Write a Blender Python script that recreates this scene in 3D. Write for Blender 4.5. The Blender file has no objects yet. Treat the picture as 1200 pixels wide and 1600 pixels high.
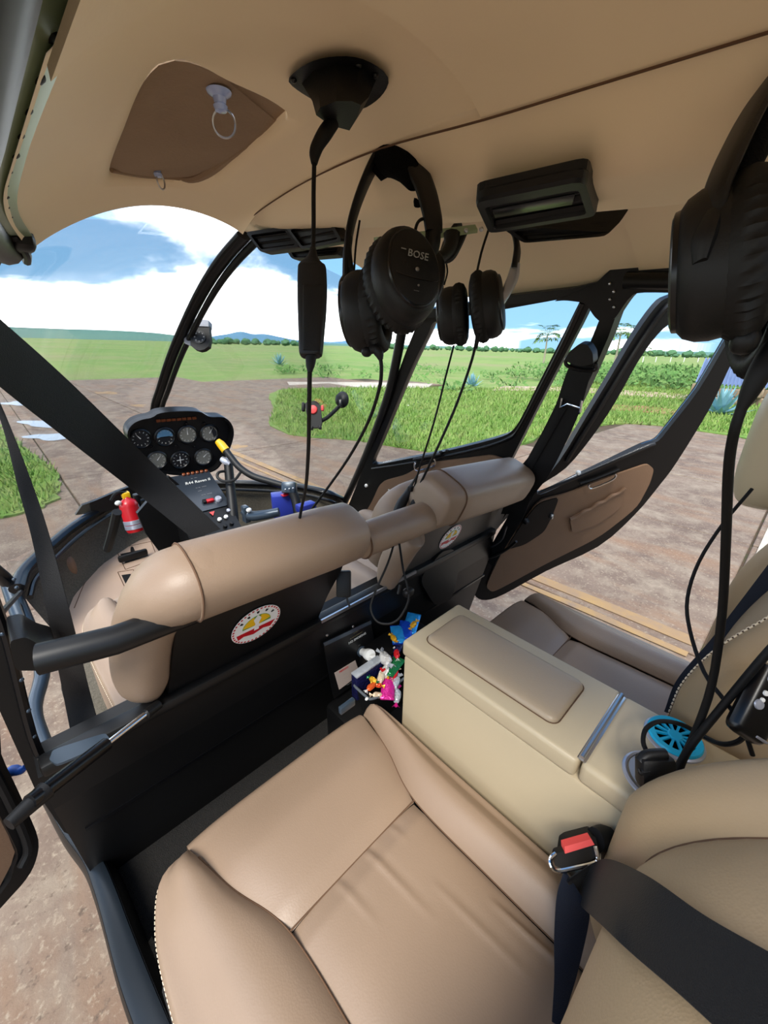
import bpy, bmesh, math, random
from mathutils import Vector as V, Matrix
random.seed(7)
SC = bpy.context.scene
COL = SC.collection

# ---------------------------------------------------------------- camera
# cabin axes: x to the right, y to the nose, z up; z = 0 is the apron, x = 0 the cabin centreline
FPX = 635.5
CAM = V((-0.516, 0.0, 1.55))
_ax = V((719, -260, FPX)).normalized()
_ay = V((-663, -280, FPX)).normalized()
_az = _ax.cross(_ay).normalized()
_ay = _az.cross(_ax).normalized()
RIGHT = V((_ax[0], _ay[0], _az[0])); DOWN = V((_ax[1], _ay[1], _az[1])); FWD = V((_ax[2], _ay[2], _az[2]))
cam_data = bpy.data.cameras.new('camera')
cam_data.sensor_fit = 'VERTICAL'; cam_data.sensor_height = 36.0; cam_data.sensor_width = 27.0
cam_data.lens = FPX / 1600 * 36
cam_data.clip_start = 0.01; cam_data.clip_end = 3000
camera = bpy.data.objects.new('camera', cam_data)
camera.matrix_world = Matrix(((RIGHT[0], -DOWN[0], -FWD[0], CAM[0]), (RIGHT[1], -DOWN[1], -FWD[1], CAM[1]),
                              (RIGHT[2], -DOWN[2], -FWD[2], CAM[2]), (0, 0, 0, 1)))
COL.objects.link(camera)
SC.camera = camera

# ---------------------------------------------------------------- sky, exposure
SC.view_settings.view_transform = 'Standard'
SC.view_settings.look = 'None'
SC.view_settings.gamma = 1.0
SC.view_settings.use_curve_mapping = False
SC.view_settings.exposure = 1.15
world = bpy.data.worlds.new('cloudy_sky'); SC.world = world
world.use_nodes = True
nt = world.node_tree; nt.nodes.clear()
def wn(t, **k):
    n = nt.nodes.new(t)
    for a, b in k.items(): setattr(n, a, b)
    return n
L = nt.links.new
tc = wn('ShaderNodeTexCoord'); sep = wn('ShaderNodeSeparateXYZ'); L(tc.outputs['Generated'], sep.inputs[0])
def wmath(op, a, b=None, c=None):
    n = wn('ShaderNodeMath', operation=op)
    for i, x in enumerate((a, b, c)):
        if x is None: continue
        if isinstance(x, (int, float)): n.inputs[i].default_value = x
        else: L(x, n.inputs[i])
    return n.outputs[0]
zc_ = wmath('MAXIMUM', sep.outputs['Z'], 0.0)
den = wmath('ADD', zc_, 0.16)
cx = wmath('DIVIDE', sep.outputs['X'], den); cy = wmath('DIVIDE', sep.outputs['Y'], den)
comb = wn('ShaderNodeCombineXYZ'); L(cx, comb.inputs[0]); L(cy, comb.inputs[1])
mp = wn('ShaderNodeMapping'); mp.inputs['Location'].default_value = (3.1, 1.7, 0); mp.inputs['Scale'].default_value = (0.55, 0.42, 1)
mp.inputs['Rotation'].default_value = (0, 0, 0.5)
L(comb.outputs[0], mp.inputs[0])
noi = wn('ShaderNodeTexNoise'); noi.inputs['Scale'].default_value = 1.15; noi.inputs['Detail'].default_value = 7
noi.inputs['Roughness'].default_value = 0.55; noi.inputs['Distortion'].default_value = 0.35
L(mp.outputs[0], noi.inputs['Vector'])
# a cloud bank stands low over the horizon ahead of the nose, thinning out to the right
ahead = wmath('MULTIPLY', wmath('ADD', wmath('SUBTRACT', sep.outputs['Y'], wmath('MULTIPLY', sep.outputs['X'], 0.9)), 0.30), 1.6)
ahead = wmath('MINIMUM', wmath('MAXIMUM', ahead, 0.0), 1.0)
top = wmath('ADD', wmath('MULTIPLY', ahead, 0.132), -0.005)
edge = wmath('MULTIPLY', wmath('SUBTRACT', noi.outputs['Fac'], 0.5), 0.22)
bank = wmath('MULTIPLY', wmath('ADD', wmath('SUBTRACT', top, zc_), edge), 16.0)
bank = wmath('MINIMUM', wmath('MAXIMUM', bank, 0.0), 1.0)
dens = wmath('ADD', noi.outputs['Fac'], wmath('MULTIPLY', bank, 0.30))
cr = wn('ShaderNodeValToRGB'); cr.color_ramp.interpolation = 'EASE'
cr.color_ramp.elements[0].position = 0.485; cr.color_ramp.elements[0].color = (0, 0, 0, 1)
cr.color_ramp.elements[1].position = 0.68; cr.color_ramp.elements[1].color = (1, 1, 1, 1)
L(dens, cr.inputs[0])
blue = wn('ShaderNodeValToRGB')
blue.color_ramp.elements[0].position = 0.0; blue.color_ramp.elements[0].color = (0.20, 0.38, 0.56, 1)
blue.color_ramp.elements[1].position = 0.45; blue.color_ramp.elements[1].color = (0.06, 0.20, 0.45, 1)
L(zc_, blue.inputs[0])
mixs = wn('ShaderNodeMix', data_type='RGBA'); L(cr.outputs[0], mixs.inputs['Factor'])
L(blue.outputs[0], mixs.inputs['A']); mixs.inputs['B'].default_value = (2.3, 2.33, 2.4, 1)
bg = wn('ShaderNodeBackground'); bg.inputs['Strength'].default_value = 1.0
L(mixs.outputs['Result'], bg.inputs['Color'])
wo = wn('ShaderNodeOutputWorld'); L(bg.outputs[0], wo.inputs[0])

# sun behind thin cloud, high on the left behind the tail
sd = bpy.data.lights.new('sun', 'SUN'); sd.energy = 2.6; sd.angle = math.radians(25); sd.color = (1.0, 0.95, 0.86)
sun = bpy.data.objects.new('sun', sd); COL.objects.link(sun)
sun.rotation_euler = (V((-0.55, -0.30, 0.80))).to_track_quat('Z', 'Y').to_euler()

# ---------------------------------------------------------------- pixel -> point helpers
def ray(px, py): return RIGHT * ((px - 600) / FPX) + DOWN * ((py - 800) / FPX) + FWD
def PX(px, py, x): d = ray(px, py); return CAM + d * ((x - CAM.x) / d.x)
def PY(px, py, y): d = ray(px, py); return CAM + d * ((y - CAM.y) / d.y)
def PZ(px, py, z): d = ray(px, py); return CAM + d * ((z - CAM.z) / d.z)
def PD(px, py, t): return CAM + ray(px, py) * t
def PP(px, py, pl): d = ray(px, py); return CAM + d * (pl[1].dot(pl[0] - CAM) / pl[1].dot(d))
def plane3(a, b, c): return (V(a), (V(b) - V(a)).cross(V(c) - V(a)).normalized())
def depth(p): return (V(p) - CAM).dot(FWD)

# ---------------------------------------------------------------- mesh helpers: each returns (verts, faces)
def J(*parts):
    vs, fs = [], []
    for v, f in parts:
        o = len(vs); vs += [V(p) for p in v]; fs += [tuple(i + o for i in q) for q in f]
    return vs, fs
def spline(pts, n=5, closed=False):
    P = [V(p) for p in pts]; out = []; m = len(P)
    for i in range(m if closed else m - 1):
        p1, p2 = P[i], P[(i + 1) % m]
        p0 = P[i - 1] if (closed or i) else p1 * 2 - p2
        p3 = P[(i + 2) % m] if (closed or i + 2 < m) else p2 * 2 - p1
        for k in range(n):
            t = k / n
            out.append(0.5 * ((2 * p1) + (p2 - p0) * t + (2 * p0 - 5 * p1 + 4 * p2 - p3) * t * t + (3 * p1 - p0 - 3 * p2 + p3) * t ** 3))
    if not closed: out.append(P[-1].copy())
    return out
def resample(loop, n, closed=True):
    P = [V(p) for p in loop]
    if closed: P = P + [P[0]]
    Ls = [0]
    for a, b in zip(P, P[1:]): Ls.append(Ls[-1] + (b - a).length)
    out = []; j = 0
    for k in range(n):
        s = Ls[-1] * k / (n if closed else n - 1)
        while j < len(P) - 2 and Ls[j + 1] < s: j += 1
        d = Ls[j + 1] - Ls[j]
        out.append(P[j].lerp(P[j + 1], (s - Ls[j]) / d if d > 1e-9 else 0))
    return out
def rounded(pts, r=0.2, n=4, closed=True):
    """corner rounding of a polygon: r is the share of each edge taken by the curve"""
    P = [V(p) for p in pts]; out = []; m = len(P)
    for i in range(m):
        a, b, c = P[i - 1], P[i], P[(i + 1) % m]
        if not closed and i in (0, m - 1): out.append(b); continue
        s = b.lerp(a, r); e = b.lerp(c, r)
        for k in range(n + 1):
            t = k / n
            out.append(s * (1 - t) ** 2 + b * 2 * t * (1 - t) + e * t * t)
    return out
def frames(P, up=None):
    T = []
    for i in range(len(P)):
        t = P[min(i + 1, len(P) - 1)] - P[max(i - 1, 0)]
        T.append(t.normalized() if t.length > 1e-9 else V((0, 0, 1)))
    u = V(up) if up else (V((0, 0, 1)) if abs(T[0].z) < 0.9 else V((1, 0, 0)))
    u = (u - T[0] * u.dot(T[0])).normalized(); F = []
    for t in T:
        u = (u - t * u.dot(t))
        u = u.normalized() if u.length > 1e-6 else t.orthogonal().normalized()
        F.append((t, u, t.cross(u)))
    return F
def tube(pts, r, n=8, sub=4, ry=None, up=None, smooth_path=True, cap=True, pw=2.0):
    """tube along points; r = number or list per point; ry = second half-axis (along t x up)"""
    P0 = [V(p) for p in pts]
    rs = r if isinstance(r, (list, tuple)) else [r] * len(P0)
    rys = rs if ry is None else (ry if isinstance(ry, (list, tuple)) else [ry] * len(P0))
    if smooth_path and len(P0) > 2:
        P = spline(P0, sub)
        def ip(a): return [x[0] for x in spline([V((q, 0, 0)) for q in a], sub)]
        rs = ip(rs); rys = ip(rys)
    else: P = P0
    F = frames(P, up); vs, fs = [], []
    for p, (t, u, w), a, b in zip(P, F, rs, rys):
        for k in range(n):
            an = 2 * math.pi * k / n; c, s = math.cos(an), math.sin(an)
            c = math.copysign(abs(c) ** (2 / pw), c); s = math.copysign(abs(s) ** (2 / pw), s)
            vs.append(p + u * (a * c) + w * (b * s))
    for i in range(len(P) - 1):
        for k in range(n):
            fs.append((i * n + k, i * n + (k + 1) % n, (i + 1) * n + (k + 1) % n, (i + 1) * n + k))
    if cap:
        fs.append(tuple(reversed(range(n)))); fs.append(tuple((len(P) - 1) * n + k for k in range(n)))
    return vs, fs
def padtube(a, b, ru, rw, up, n=20, m=14, endr=0.35, pw=2.6, bend=None, ends=(1, 1)):
    """cushion roll from a to b with rounded ends; ru half height along up, rw half depth"""
    a, b = V(a), V(b); Ln = (b - a).length; pts, r1, r2 = [], [], []
    e = min(endr * max(ru, rw) * 2, Ln * 0.45)
    for i in range(m + 1):
        s = Ln * i / m
        if i <= 3: s = e * (1 - math.cos(i / 4 * math.pi / 2))
        if i >= m - 3: s = Ln - e * (1 - math.cos((m - i) / 4 * math.pi / 2))
        d = min(s if ends[0] else Ln, Ln - s if ends[1] else Ln); k = 1 if d >= e else math.sqrt(max(0.02, 1 - (1 - d / e) ** 2)) * 0.45 + 0.55
        if d < 1e-6: k = 0.5
        p = a.lerp(b, s / Ln)
        if bend: p = p + V(bend) * (4 * (s / Ln) * (1 - s / Ln))
        pts.append(p); r1.append(ru * k); r2.append(rw * k)
    return tube(pts, r1, n, ry=r2, up=up, smooth_path=False, pw=pw)
def prism(loop, nv):
    P = [V(p) for p in loop]; m = len(P); nv = V(nv)
    vs = P + [p + nv for p in P]
    fs = [tuple(reversed(range(m))), tuple(range(m, 2 * m))]
    fs += [(i, (i + 1) % m, m + (i + 1) % m, m + i) for i in range(m)]
    return vs, fs
def ring(outer, inner, nv, n=96):
    """frame between two outlines, nv thick, with chamfered front"""
    O = resample(outer, n); I = resample(inner, n); nv = V(nv)
    best = None
    for rev in (0, 1):
        J0 = I[::-1] if rev else I
        for k in range(0, n, 2):
            d = sum((J0[(k + q) % n] - O[q]).length_squared for q in range(0, n, 4))
            if best is None or d < best[0]: best = (d, J0[k:] + J0[:k])
    I = best[1]
    Oc = [o.lerp(i, 0.10) for o, i in zip(O, I)]; Ic = [i.lerp(o, 0.10) for o, i in zip(O, I)]
    vs = O + I + [p + nv for p in Oc] + [p + nv for p in Ic] + [p + nv * 0.7 for p in O] + [p + nv * 0.7 for p in I]
    fs = []
    def st(a, b):
        for i in range(n): fs.append((a * n + i, a * n + (i + 1) % n, b * n + (i + 1) % n, b * n + i))
    st(0, 4); st(4, 2); st(2, 3); st(3, 5); st(5, 1); st(1, 0)
    return vs, fs
def holed(outer, inner, nv):
    """flat plate with a window opening, nv thick"""
    O = spline(outer, 3, True); I = spline(inner, 3, True); nv = V(nv)
    bm = bmesh.new(); es = []
    for Lp in (O, I):
        b = [bm.verts.new(p) for p in Lp]; es += [bm.edges.new((b[i], b[(i + 1) % len(b)])) for i in range(len(b))]
    bmesh.ops.triangle_fill(bm, use_beauty=True, use_dissolve=False, edges=es, normal=nv.normalized())
    bm.verts.index_update(); vs = [v.co.copy() for v in bm.verts]; fs = [tuple(v.index for v in f.verts) for f in bm.faces]; bm.free()
    n = len(vs); a, b = len(O), len(I); allv = vs + [p + nv for p in vs]; out = list(fs) + [tuple(i + n for i in reversed(f)) for f in fs]
    for s, m in ((0, a), (a, b)):
        for k in range(m): i, j = s + k, s + (k + 1) % m; out.append((i, j, j + n, i + n))
    return allv, out
def box(c, s, axes=None, bev=0.0, seg=2):
    bm = bmesh.new(); bmesh.ops.create_cube(bm, size=1.0)
    for v in bm.verts: v.co = V((v.co.x * s[0], v.co.y * s[1], v.co.z * s[2]))
    if bev > 0: bmesh.ops.bevel(bm, geom=list(bm.edges), offset=bev, segments=seg, profile=0.5, affect='EDGES')
    bm.verts.index_update()
    ax = axes or (V((1, 0, 0)), V((0, 1, 0)), V((0, 0, 1))); c = V(c)
    vs = [c + ax[0] * v.co.x + ax[1] * v.co.y + ax[2] * v.co.z for v in bm.verts]
    fs = [tuple(v.index for v in f.verts) for f in bm.faces]; bm.free()
    return vs, fs
def basis(z, up=(0, 0, 1)):
    z = V(z).normalized(); up = V(up); x = up.cross(z)
    x = x.normalized() if x.length > 1e-6 else z.orthogonal().normalized()
    return x, z.cross(x), z
def lathe(prof, o, ax, n=24, sx=1.0, sy=1.0, up=(0, 0, 1), cap=True):
    x, y, z = basis(ax, up); o = V(o); vs, fs = [], []
    for r, h in prof:
        for k in range(n):
            a = 2 * math.pi * k / n; vs.append(o + x * (r * sx * math.cos(a)) + y * (r * sy * math.sin(a)) + z * h)
    for i in range(len(prof) - 1):
        for k in range(n): fs.append((i * n + k, i * n + (k + 1) % n, (i + 1) * n + (k + 1) % n, (i + 1) * n + k))
    if cap and prof[0][0] > 1e-5: fs.append(tuple(reversed(range(n))))
    if cap and prof[-1][0] > 1e-5: fs.append(tuple((len(prof) - 1) * n + k for k in range(n)))
    return vs, fs
def blob(c, ax, e=2.5, n=20, m=12, axes=None):
    """superellipsoid"""
    A = axes or (V((1, 0, 0)), V((0, 1, 0)), V((0, 0, 1))); c = V(c); vs, fs = [], []
    def sp(t, f): x = f(t); return math.copysign(abs(x) ** (2 / e), x)
    for i in range(m + 1):
        ph = -math.pi / 2 + math.pi * i / m
        for k in range(n):
            th = 2 * math.pi * k / n
            vs.append(c + A[0] * (ax[0] * sp(ph, math.cos) * sp(th, math.cos)) + A[1] * (ax[1] * sp(ph, math.cos) * sp(th, math.sin)) + A[2] * (ax[2] * sp(ph, math.sin)))
    for i in range(m):
        for k in range(n): fs.append((i * n + k, i * n + (k + 1) % n, (i + 1) * n + (k + 1) % n, (i + 1) * n + k))
    return vs, fs
def surf(fn, nu, nv):
    vs = [V(fn(i / nu, j / nv)) for j in range(nv + 1) for i in range(nu + 1)]
    fs = [(j * (nu + 1) + i, j * (nu + 1) + i + 1, (j + 1) * (nu + 1) + i + 1, (j + 1) * (nu + 1) + i) for j in range(nv) for i in range(nu)]
    return vs, fs
def slab(fn, nu, nv, off):
    """surface with thickness: off = vector or function(u, v)"""
    f2 = (lambda u, v: V(fn(u, v)) + V(off(u, v))) if callable(off) else (lambda u, v: V(fn(u, v)) + V(off))
    a = surf(fn, nu, nv); b = surf(f2, nu, nv); vs, fs = J(a, b)
    W = nu + 1; N = W * (nv + 1)
    edge = [i for i in range(W)] + [j * W + nu for j in range(1, nv + 1)] + [nv * W + i for i in range(nu - 1, -1, -1)] + [j * W for j in range(nv - 1, 0, -1)]
    for a_, b_ in zip(edge, edge[1:] + edge[:1]): fs.append((b_, a_, a_ + N, b_ + N))
    return vs, fs
def ribbon(A, B, t=0.0015, sub=6, curl=0.0):
    """webbing strap between two edge lines"""
    A = spline(A, sub); B = spline(B, sub); n = len(A)
    vs = []; W = 5
    for i in range(n):
        tg = A[min(i + 1, n - 1)] + B[min(i + 1, n - 1)] - A[max(i - 1, 0)] - B[max(i - 1, 0)]
        nr = tg.cross(B[i] - A[i]); nr = nr.normalized() if nr.length > 1e-9 else V((0, 0, 1))
        for s in (1, -1):
            for k in range(W):
                q = k / (W - 1); vs.append(A[i].lerp(B[i], q) + nr * (s * t * (0.35 if k in (0, W - 1) else 1) + curl * 4 * q * (1 - q)))
    fs = []; M = 2 * W
    for i in range(n - 1):
        a, b = i * M, (i + 1) * M
        for k in range(W - 1):
            fs.append((a + k, a + k + 1, b + k + 1, b + k)); fs.append((a + W + k + 1, a + W + k, b + W + k, b + W + k + 1))
        fs.append((a, b, b + W, a + W)); fs.append((a + W - 1, a + 2 * W - 1, b + 2 * W - 1, b + W - 1))
    return vs, fs
def text(s, size, o, xd, yd, ext=0.0004, align='CENTER', shear=0.0):
    cu = bpy.data.curves.new('lettering', 'FONT'); cu.body = s; cu.size = size; cu.extrude = ext; cu.resolution_u = 2
    cu.align_x = align; cu.align_y = 'CENTER'; cu.shear = shear
    ob = bpy.data.objects.new('lettering', cu); COL.objects.link(ob)
    dg = bpy.context.evaluated_depsgraph_get(); me = bpy.data.meshes.new_from_object(ob.evaluated_get(dg))
    xd = V(xd).normalized(); yd = V(yd); yd = (yd - xd * yd.dot(xd)).normalized(); zd = xd.cross(yd); o = V(o)
    vs = [o + xd * v.co.x + yd * v.co.y + zd * v.co.z for v in me.vertices]
    fs = [tuple(p.vertices) for p in me.polygons]
    bpy.data.objects.remove(ob); bpy.data.curves.remove(cu); bpy.data.meshes.remove(me)
    return vs, fs

# ---------------------------------------------------------------- object helpers
ORG = {}
def mk(name, vf, m, parent=None, smooth=True, kind=None, label=None, cat=None, group=None, ang=40, mods=None):
    vs, fs = vf
    lo = V((min(p[0] for p in vs), min(p[1] for p in vs), min(p[2] for p in vs)))
    hi = V((max(p[0] for p in vs), max(p[1] for p in vs), max(p[2] for p in vs)))
    c = (lo + hi) / 2
    if parent is None: c.z = lo.z
    me = bpy.data.meshes.new(name)
    me.from_pydata([tuple(V(p) - c) for p in vs], [], fs); me.update()
    bm = bmesh.new(); bm.from_mesh(me); bmesh.ops.recalc_face_normals(bm, faces=bm.faces); bm.to_mesh(me); bm.free()
    ms = m if isinstance(m, (list, tuple)) else [m]
    for q in ms: me.materials.append(q)
    if smooth:
        me.polygons.foreach_set('use_smooth', [True] * len(me.polygons)); me.set_sharp_from_angle(angle=math.radians(ang))
    o = bpy.data.objects.new(name, me); COL.objects.link(o)
    ORG[o.name] = c
    if parent is not None:
        o.parent = parent; o.location = c - ORG[parent.name]
    else: o.location = c
    tag(o, label, cat, group, kind)
    return o
def tag(o, label=None, cat=None, group=None, kind=None):
    if label: o['label'] = label
    if cat: o['category'] = cat
    if group: o['group'] = group
    if kind: o['kind'] = kind
    return o
def thing(name, loc, label=None, cat=None, group=None, kind=None):
    o = bpy.data.objects.new(name, None); COL.objects.link(o); o.location = V(loc); o.empty_display_size = 0.05
    ORG[o.name] = V(loc)
    return tag(o, label, cat, group, kind)

# ---------------------------------------------------------------- materials
def lin(c): return tuple((x / 12.92 if x <= 0.04045 else ((x + 0.055) / 1.055) ** 2.4) for x in c)
def rgb(r, g, b): return lin((r / 255, g / 255, b / 255))
def mat(name, col, rough=0.5, metal=0.0, bump=None, var=None, spec=None, coat=0.0, coords='Object', bdist=0.002, sheen=0.0):
    """var = (scale, amount, second colour); bump = (scale, strength)"""
    m = bpy.data.materials.new(name); m.use_nodes = True; t = m.node_tree; b = t.nodes['Principled BSDF']
    b.inputs['Base Color'].default_value = (*col, 1); b.inputs['Roughness'].default_value = rough; b.inputs['Metallic'].default_value = metal
    if spec is not None: b.inputs['Specular IOR Level'].default_value = spec
    if coat: b.inputs['Coat Weight'].default_value = coat; b.inputs['Coat Roughness'].default_value = 0.15
    if sheen: b.inputs['Sheen Weight'].default_value = sheen
    if bump or var:
        tc = t.nodes.new('ShaderNodeTexCoord')
    if var:
        n = t.nodes.new('ShaderNodeTexNoise'); n.inputs['Scale'].default_value = var[0]; n.inputs['Detail'].default_value = 5; n.inputs['Roughness'].default_value = 0.6
        t.links.new(tc.outputs[coords], n.inputs['Vector'])
        r = t.nodes.new('ShaderNodeValToRGB'); r.color_ramp.elements[0].position = 0.5 - var[1]; r.color_ramp.elements[1].position = 0.5 + var[1]
        r.color_ramp.elements[0].color = (*col, 1); r.color_ramp.elements[1].color = (*var[2], 1)
        t.links.new(n.outputs['Fac'], r.inputs[0]); t.links.new(r.outputs[0], b.inputs['Base Color'])
    if bump:
        n = t.nodes.new('ShaderNodeTexNoise' if len(bump) < 3 else 'ShaderNodeTexVoronoi'); n.inputs['Scale'].default_value = bump[0]
        if len(bump) < 3: n.inputs['Detail'].default_value = 4
        t.links.new(tc.outputs[coords], n.inputs['Vector'])
        bp = t.nodes.new('ShaderNodeBump'); bp.inputs['Strength'].default_value = bump[1]; bp.inputs['Distance'].default_value = bdist
        t.links.new(n.outputs[0], bp.inputs['Height']); t.links.new(bp.outputs[0], b.inputs['Normal'])
    return m
M = {}
M['leather'] = mat('tan_leather', rgb(140, 118, 98), 0.46, bump=(420, 0.18, 1), var=(6, 0.35, rgb(146, 124, 104)), bdist=0.0006)
M['leather_warm'] = mat('warm_tan_leather', rgb(162, 138, 106), 0.46, bump=(420, 0.18, 1), var=(6, 0.35, rgb(168, 144, 112)), bdist=0.0006)
M['headliner'] = mat('tan_headliner', rgb(247, 224, 189), 0.75, bump=(300, 0.15), var=(5, 0.3, rgb(250, 229, 192)), bdist=0.0006)
M['console'] = mat('cream_vinyl', rgb(190, 174, 144), 0.42, bump=(500, 0.12, 1), bdist=0.0004)
M['pad'] = mat('console_pad_leather', rgb(168, 150, 126), 0.42, bump=(420, 0.18, 1), bdist=0.0006)
M['mat_floor'] = mat('beige_floor_mat', rgb(176, 150, 130), 0.7, bump=(300, 0.2))
M['doorpanel'] = mat('brown_door_lining', rgb(126, 96, 72), 0.62, bump=(350, 0.2), var=(10, 0.3, rgb(132, 102, 78)))
M['black'] = mat('black_paint', rgb(9, 9, 10), 0.42, spec=0.35, bump=(60, 0.03))
M['blackgloss'] = mat('glossy_black_paint', rgb(8, 8, 10), 0.28, spec=0.4)
M['plastic'] = mat('black_plastic', rgb(13, 13, 14), 0.5, spec=0.35, bump=(600, 0.1))
M['rubber'] = mat('black_rubber', rgb(9, 9, 10), 0.6, spec=0.3)
M['softblack'] = mat('black_ear_leather', rgb(10, 10, 11), 0.55, spec=0.35, bump=(260, 0.3), bdist=0.001)
M['fleece'] = mat('black_fleece', rgb(8, 8, 9), 0.95, bump=(500, 0.9), bdist=0.003, spec=0.1)
M['webbing'] = mat('black_webbing', rgb(14, 13, 14), 0.62, spec=0.25, bump=(900, 0.35), sheen=0.03)
M['webbing_navy'] = mat('navy_webbing', rgb(17, 24, 38), 0.6, spec=0.25, bump=(900, 0.35), sheen=0.05)
M['carpet'] = mat('black_carpet', rgb(11, 10, 9), 0.95, bump=(500, 1.0), var=(120, 0.2, rgb(22, 19, 17)), bdist=0.004)
M['carpet_grey'] = mat('grey_brown_carpet', rgb(84, 78, 66), 0.95, bump=(500, 1.0), var=(160, 0.2, rgb(112, 104, 90)), bdist=0.004)
M['chrome'] = mat('chrome', (0.75, 0.76, 0.78), 0.14, 1.0)
M['steel'] = mat('brushed_steel', (0.55, 0.56, 0.58), 0.32, 1.0)
M['silver'] = mat('silver_plastic', rgb(188, 192, 206), 0.28, 0.55)
M['greyblue'] = mat('blue_grey_metal', rgb(54, 66, 78), 0.3, 0.3)
M['sill'] = mat('blue_black_sill', rgb(20, 27, 34), 0.42, spec=0.4)
M['greycard'] = mat('grey_card', rgb(150, 152, 160), 0.5)
M['white'] = mat('white_plastic', rgb(232, 232, 228), 0.4)
M['thread'] = mat('cream_thread', rgb(232, 214, 186), 0.8)
M['seam'] = mat('dark_seam', rgb(96, 70, 50), 0.9)
M['red'] = mat('red_paint', rgb(190, 24, 34), 0.3)
M['redbutton'] = mat('red_button', rgb(226, 72, 70), 0.45)
M['yellow'] = mat('yellow_plastic', rgb(236, 184, 20), 0.4)
M['blue'] = mat('blue_card', rgb(36, 52, 150), 0.5)
M['cyan'] = mat('turquoise_plastic', rgb(20, 186, 230), 0.35)
M['greenplate'] = mat('pale_green_plate', rgb(150, 170, 140), 0.35, 0.4)
M['print_white'] = mat('white_print', rgb(215, 215, 210), 0.6)
M['print_dim'] = mat('faded_gold_print', rgb(150, 138, 92), 0.6)
M['print_grey'] = mat('grey_print', rgb(150, 150, 150), 0.5)
def glass_mat(name, tint, refl):
    m = bpy.data.materials.new(name); m.use_nodes = True; t = m.node_tree; t.nodes.clear()
    o = t.nodes.new('ShaderNodeOutputMaterial'); mx = t.nodes.new('ShaderNodeMixShader')
    tr = t.nodes.new('ShaderNodeBsdfTransparent'); tr.inputs[0].default_value = (*tint, 1)
    gl = t.nodes.new('ShaderNodeBsdfGlossy'); gl.inputs['Roughness'].default_value = 0.02
    fr = t.nodes.new('ShaderNodeFresnel'); fr.inputs[0].default_value = 1.35
    mu = t.nodes.new('ShaderNodeMath'); mu.operation = 'MULTIPLY'; mu.inputs[1].default_value = refl
    t.links.new(fr.outputs[0], mu.inputs[0]); t.links.new(mu.outputs[0], mx.inputs[0])
    t.links.new(tr.outputs[0], mx.inputs[1]); t.links.new(gl.outputs[0], mx.inputs[2]); t.links.new(mx.outputs[0], o.inputs[0])
    return m
M['glass'] = glass_mat('clear_acrylic', (0.985, 0.992, 0.992), 0.35)
# ================================================================ the airfield outside
_gn = ray(0, 524).cross(ray(1100, 552)).normalized()
if _gn.z < 0: _gn = -_gn
GPL = (V((0, 0.6, 0)), _gn)
GQ = V((0, 0, 1)).rotation_difference(_gn)
GX = (V((1, 0, 0)) - _gn * _gn.x).normalized(); GY = _gn.cross(GX)
def gz(x, y): return -(_gn.x * x + _gn.y * (y - 0.6)) / _gn.z
def G(px, py): return PP(px, py, GPL)
def GP(x, y, h=0.0): return V((x, y, gz(x, y) + h))

def ground_mat(name, c1, c2, c3, s1, s2, rough=0.9, bump=(30, 0.4), bd=0.02, stain=None, speck=None):
    m = bpy.data.materials.new(name); m.use_nodes = True; t = m.node_tree; b = t.nodes['Principled BSDF']
    b.inputs['Roughness'].default_value = rough; b.inputs['Specular IOR Level'].default_value = 0.25
    g = t.nodes.new('ShaderNodeNewGeometry')
    def noise(sc, det=6, st=(1, 1, 1)):
        mp = t.nodes.new('ShaderNodeMapping'); mp.inputs['Scale'].default_value = st
        t.links.new(g.outputs['Position'], mp.inputs[0])
        n = t.nodes.new('ShaderNodeTexNoise'); n.inputs['Scale'].default_value = sc; n.inputs['Detail'].default_value = det; n.inputs['Roughness'].default_value = 0.65
        t.links.new(mp.outputs[0], n.inputs['Vector']); return n.outputs['Fac']
    def mixc(fac, lo, hi, a, bcol):
        r = t.nodes.new('ShaderNodeMapRange'); r.inputs['From Min'].default_value = lo; r.inputs['From Max'].default_value = hi
        t.links.new(fac, r.inputs['Value'])
        x = t.nodes.new('ShaderNodeMix'); x.data_type = 'RGBA'; t.links.new(r.outputs[0], x.inputs['Factor'])
        for k, q in (('A', a), ('B', bcol)):
            if isinstance(q, tuple): x.inputs[k].default_value = (*q, 1)
            else: t.links.new(q, x.inputs[k])
        return x.outputs['Result']
    col = mixc(noise(s1), 0.38, 0.62, c1, c2)
    col = mixc(noise(s2, 8), 0.45, 0.70, col, c3)
    if stain: col = mixc(noise(stain[0], 5, stain[2]), 0.50, 0.66, col, stain[1])
    if speck: col = mixc(noise(speck[0], 3), 0.56, 0.72, col, speck[1]); col = mixc(noise(speck[0] * 0.6 + 3, 3), 0.60, 0.74, col, speck[2])
    t.links.new(col, b.inputs['Base Color'])
    bp = t.nodes.new('ShaderNodeBump'); bp.inputs['Strength'].default_value = bump[1]; bp.inputs['Distance'].default_value = bd
    t.links.new(noise(bump[0], 4), bp.inputs['Height']); t.links.new(bp.outputs[0], b.inputs['Normal'])
    return m
M['concrete'] = ground_mat('weathered_concrete', rgb(120, 103, 89), rgb(98, 82, 71), rgb(138, 124, 107), 1.3, 5.5, 0.85, (60, 0.35), 0.008, (1.6, rgb(124, 98, 78), (1.6, 0.35, 1)), (55, rgb(148, 133, 114), rgb(94, 79, 67)))
M['concrete_light'] = ground_mat('pale_concrete', rgb(176, 166, 150), rgb(166, 152, 136), rgb(186, 178, 164), 1.5, 6, 0.85, (60, 0.35), 0.006)
M['joint'] = ground_mat('joint_soil', rgb(84, 66, 52), rgb(72, 58, 46), rgb(60, 70, 40), 3, 9)
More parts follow.
